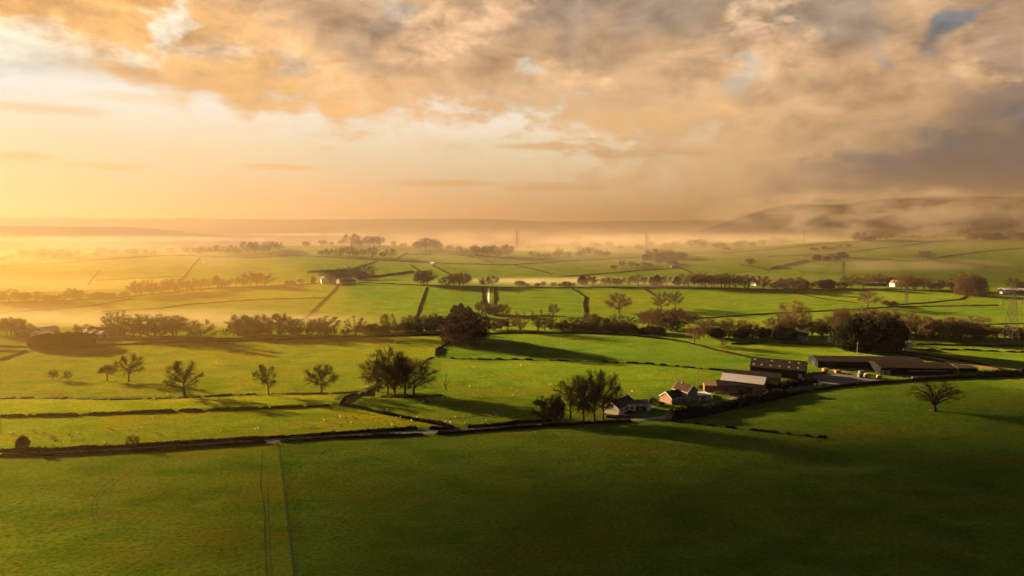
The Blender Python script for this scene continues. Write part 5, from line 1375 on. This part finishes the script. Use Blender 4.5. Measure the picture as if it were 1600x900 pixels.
def mist(px, py, rx, ry, rz_, dens, label, seed, dz=0, rot=0):
    p = at(px, py)
    lump('mist', (p.x, p.y, p.z + dz), (rx, ry, rz_), cloud_mat('mist_%d' % seed, dens, (.62, .52, .38), .012, .30, .62, (1, 1, 3)), label, seed, rz=rot, amp=.15)
mist(40, 505, 210, 90, 10, .0022, "golden mist pooled in the left valley behind the farm", 1, 4)
mist(250, 503, 190, 75, 9, .0022, "golden mist behind the misty row of trees at left", 2, 3)
mist(450, 508, 130, 50, 8, .0040, "thin mist at the foot of the slope left of the solitary valley trees", 3, 2)
mist(940, 444, 290, 60, 8, .008, "bright strip of mist lying behind the long crest hedge", 4, 2)
mist(60, 455, 300, 110, 20, .0010, "hazy glow of mist behind the bright strip at the left edge", 5, 4)
mist(1400, 420, 260, 90, 14, .0035, "streak of mist drifting across the right hillside", 7, 6, 12)
mist(1230, 440, 180, 60, 12, .0018, "mist among the trees left of the long low shed", 8, 3)
mist(120, 412, 500, 260, 45, .0007, "broad veil of mist over the far hill at left", 10, 10)
mist(150, 376, 1500, 500, 30, .0006, "white mist lying on the plain beyond the far left hill", 11, 5)
mist(480, 368, 900, 300, 24, .0012, "long pale layer of mist on the far plain left of centre", 12, 2)
mist(1080, 398, 1100, 420, 60, .0011, "thin brown veil of air over the middle distance", 15, 10)
mist(1120, 380, 700, 320, 30, .0020, "mist on the plain under the foot of the misty hill", 13, 8)
g_ = lump('haze_veil', (-470, 380, 0), (400, 380, 84), vol_mat('glowing_air', (.25, .165, .045), .00085, .45), "soft golden glow in the air over the fields at left", 14, amp=.1, sub=5)
# unseen clouds added only to cast shade on the near fields and right slopes
def added_shade_cloud(q, s_, rq, rs, rz_, dens, alt, label, seed):
    ux, uy = math.sin(R(SUN_AZ)), math.cos(R(SUN_AZ))
    gx = uy * q + ux * s_; gy = -ux * q + uy * s_
    dd = alt / math.tan(R(SUN_EL))
    lump('low_cloud', (gx + ux * dd, gy + uy * dd, alt), (rs, rq, rz_), vol_mat('cloud_%d' % seed, (.95, .93, .9), dens, .5), label, seed, rz=90 - SUN_AZ, amp=.3)
added_shade_cloud(163, -106, 160, 155, 54, .042, 720, "unseen small cloud added outside the left of the picture to shade the near fields, the nearer of two", 21)
added_shade_cloud(332, -176, 105, 128, 46, .030, 740, "unseen small cloud added outside the left of the picture to shade the near fields, the farther of two", 22)
added_shade_cloud(1420, -60, 520, 460, 60, .00075, 1300, "unseen wide thin cloud added high outside the left of the picture to dim the right slopes", 23)
# cloud lying on the hill at the right
def hillcloud(px, py, Y, rx, ry, rz_, dens, label, seed):
    d = px_dir(px, py); t = Y / d[1]
    lump('low_cloud', (d[0] * t, Y, CAM_H + d[2] * t), (rx, ry, rz_), vol_mat('hill_cloud_%d' % seed, (.62, .56, .47), dens, .4), label, seed, amp=.55, sub=5, fr=1.3)

d = px_dir(1420, 335); t = 2420 / d[1]
lump('low_cloud', (d[0] * t, 2420, CAM_H + d[2] * t), (820, 360, 112), cloud_mat('hill_cloud', .0085, (.36, .33, .29), .0062, .48, .62, (1, .8, 2.4)), "ragged cloud draped over the misty hill at the right", 31, amp=.12)
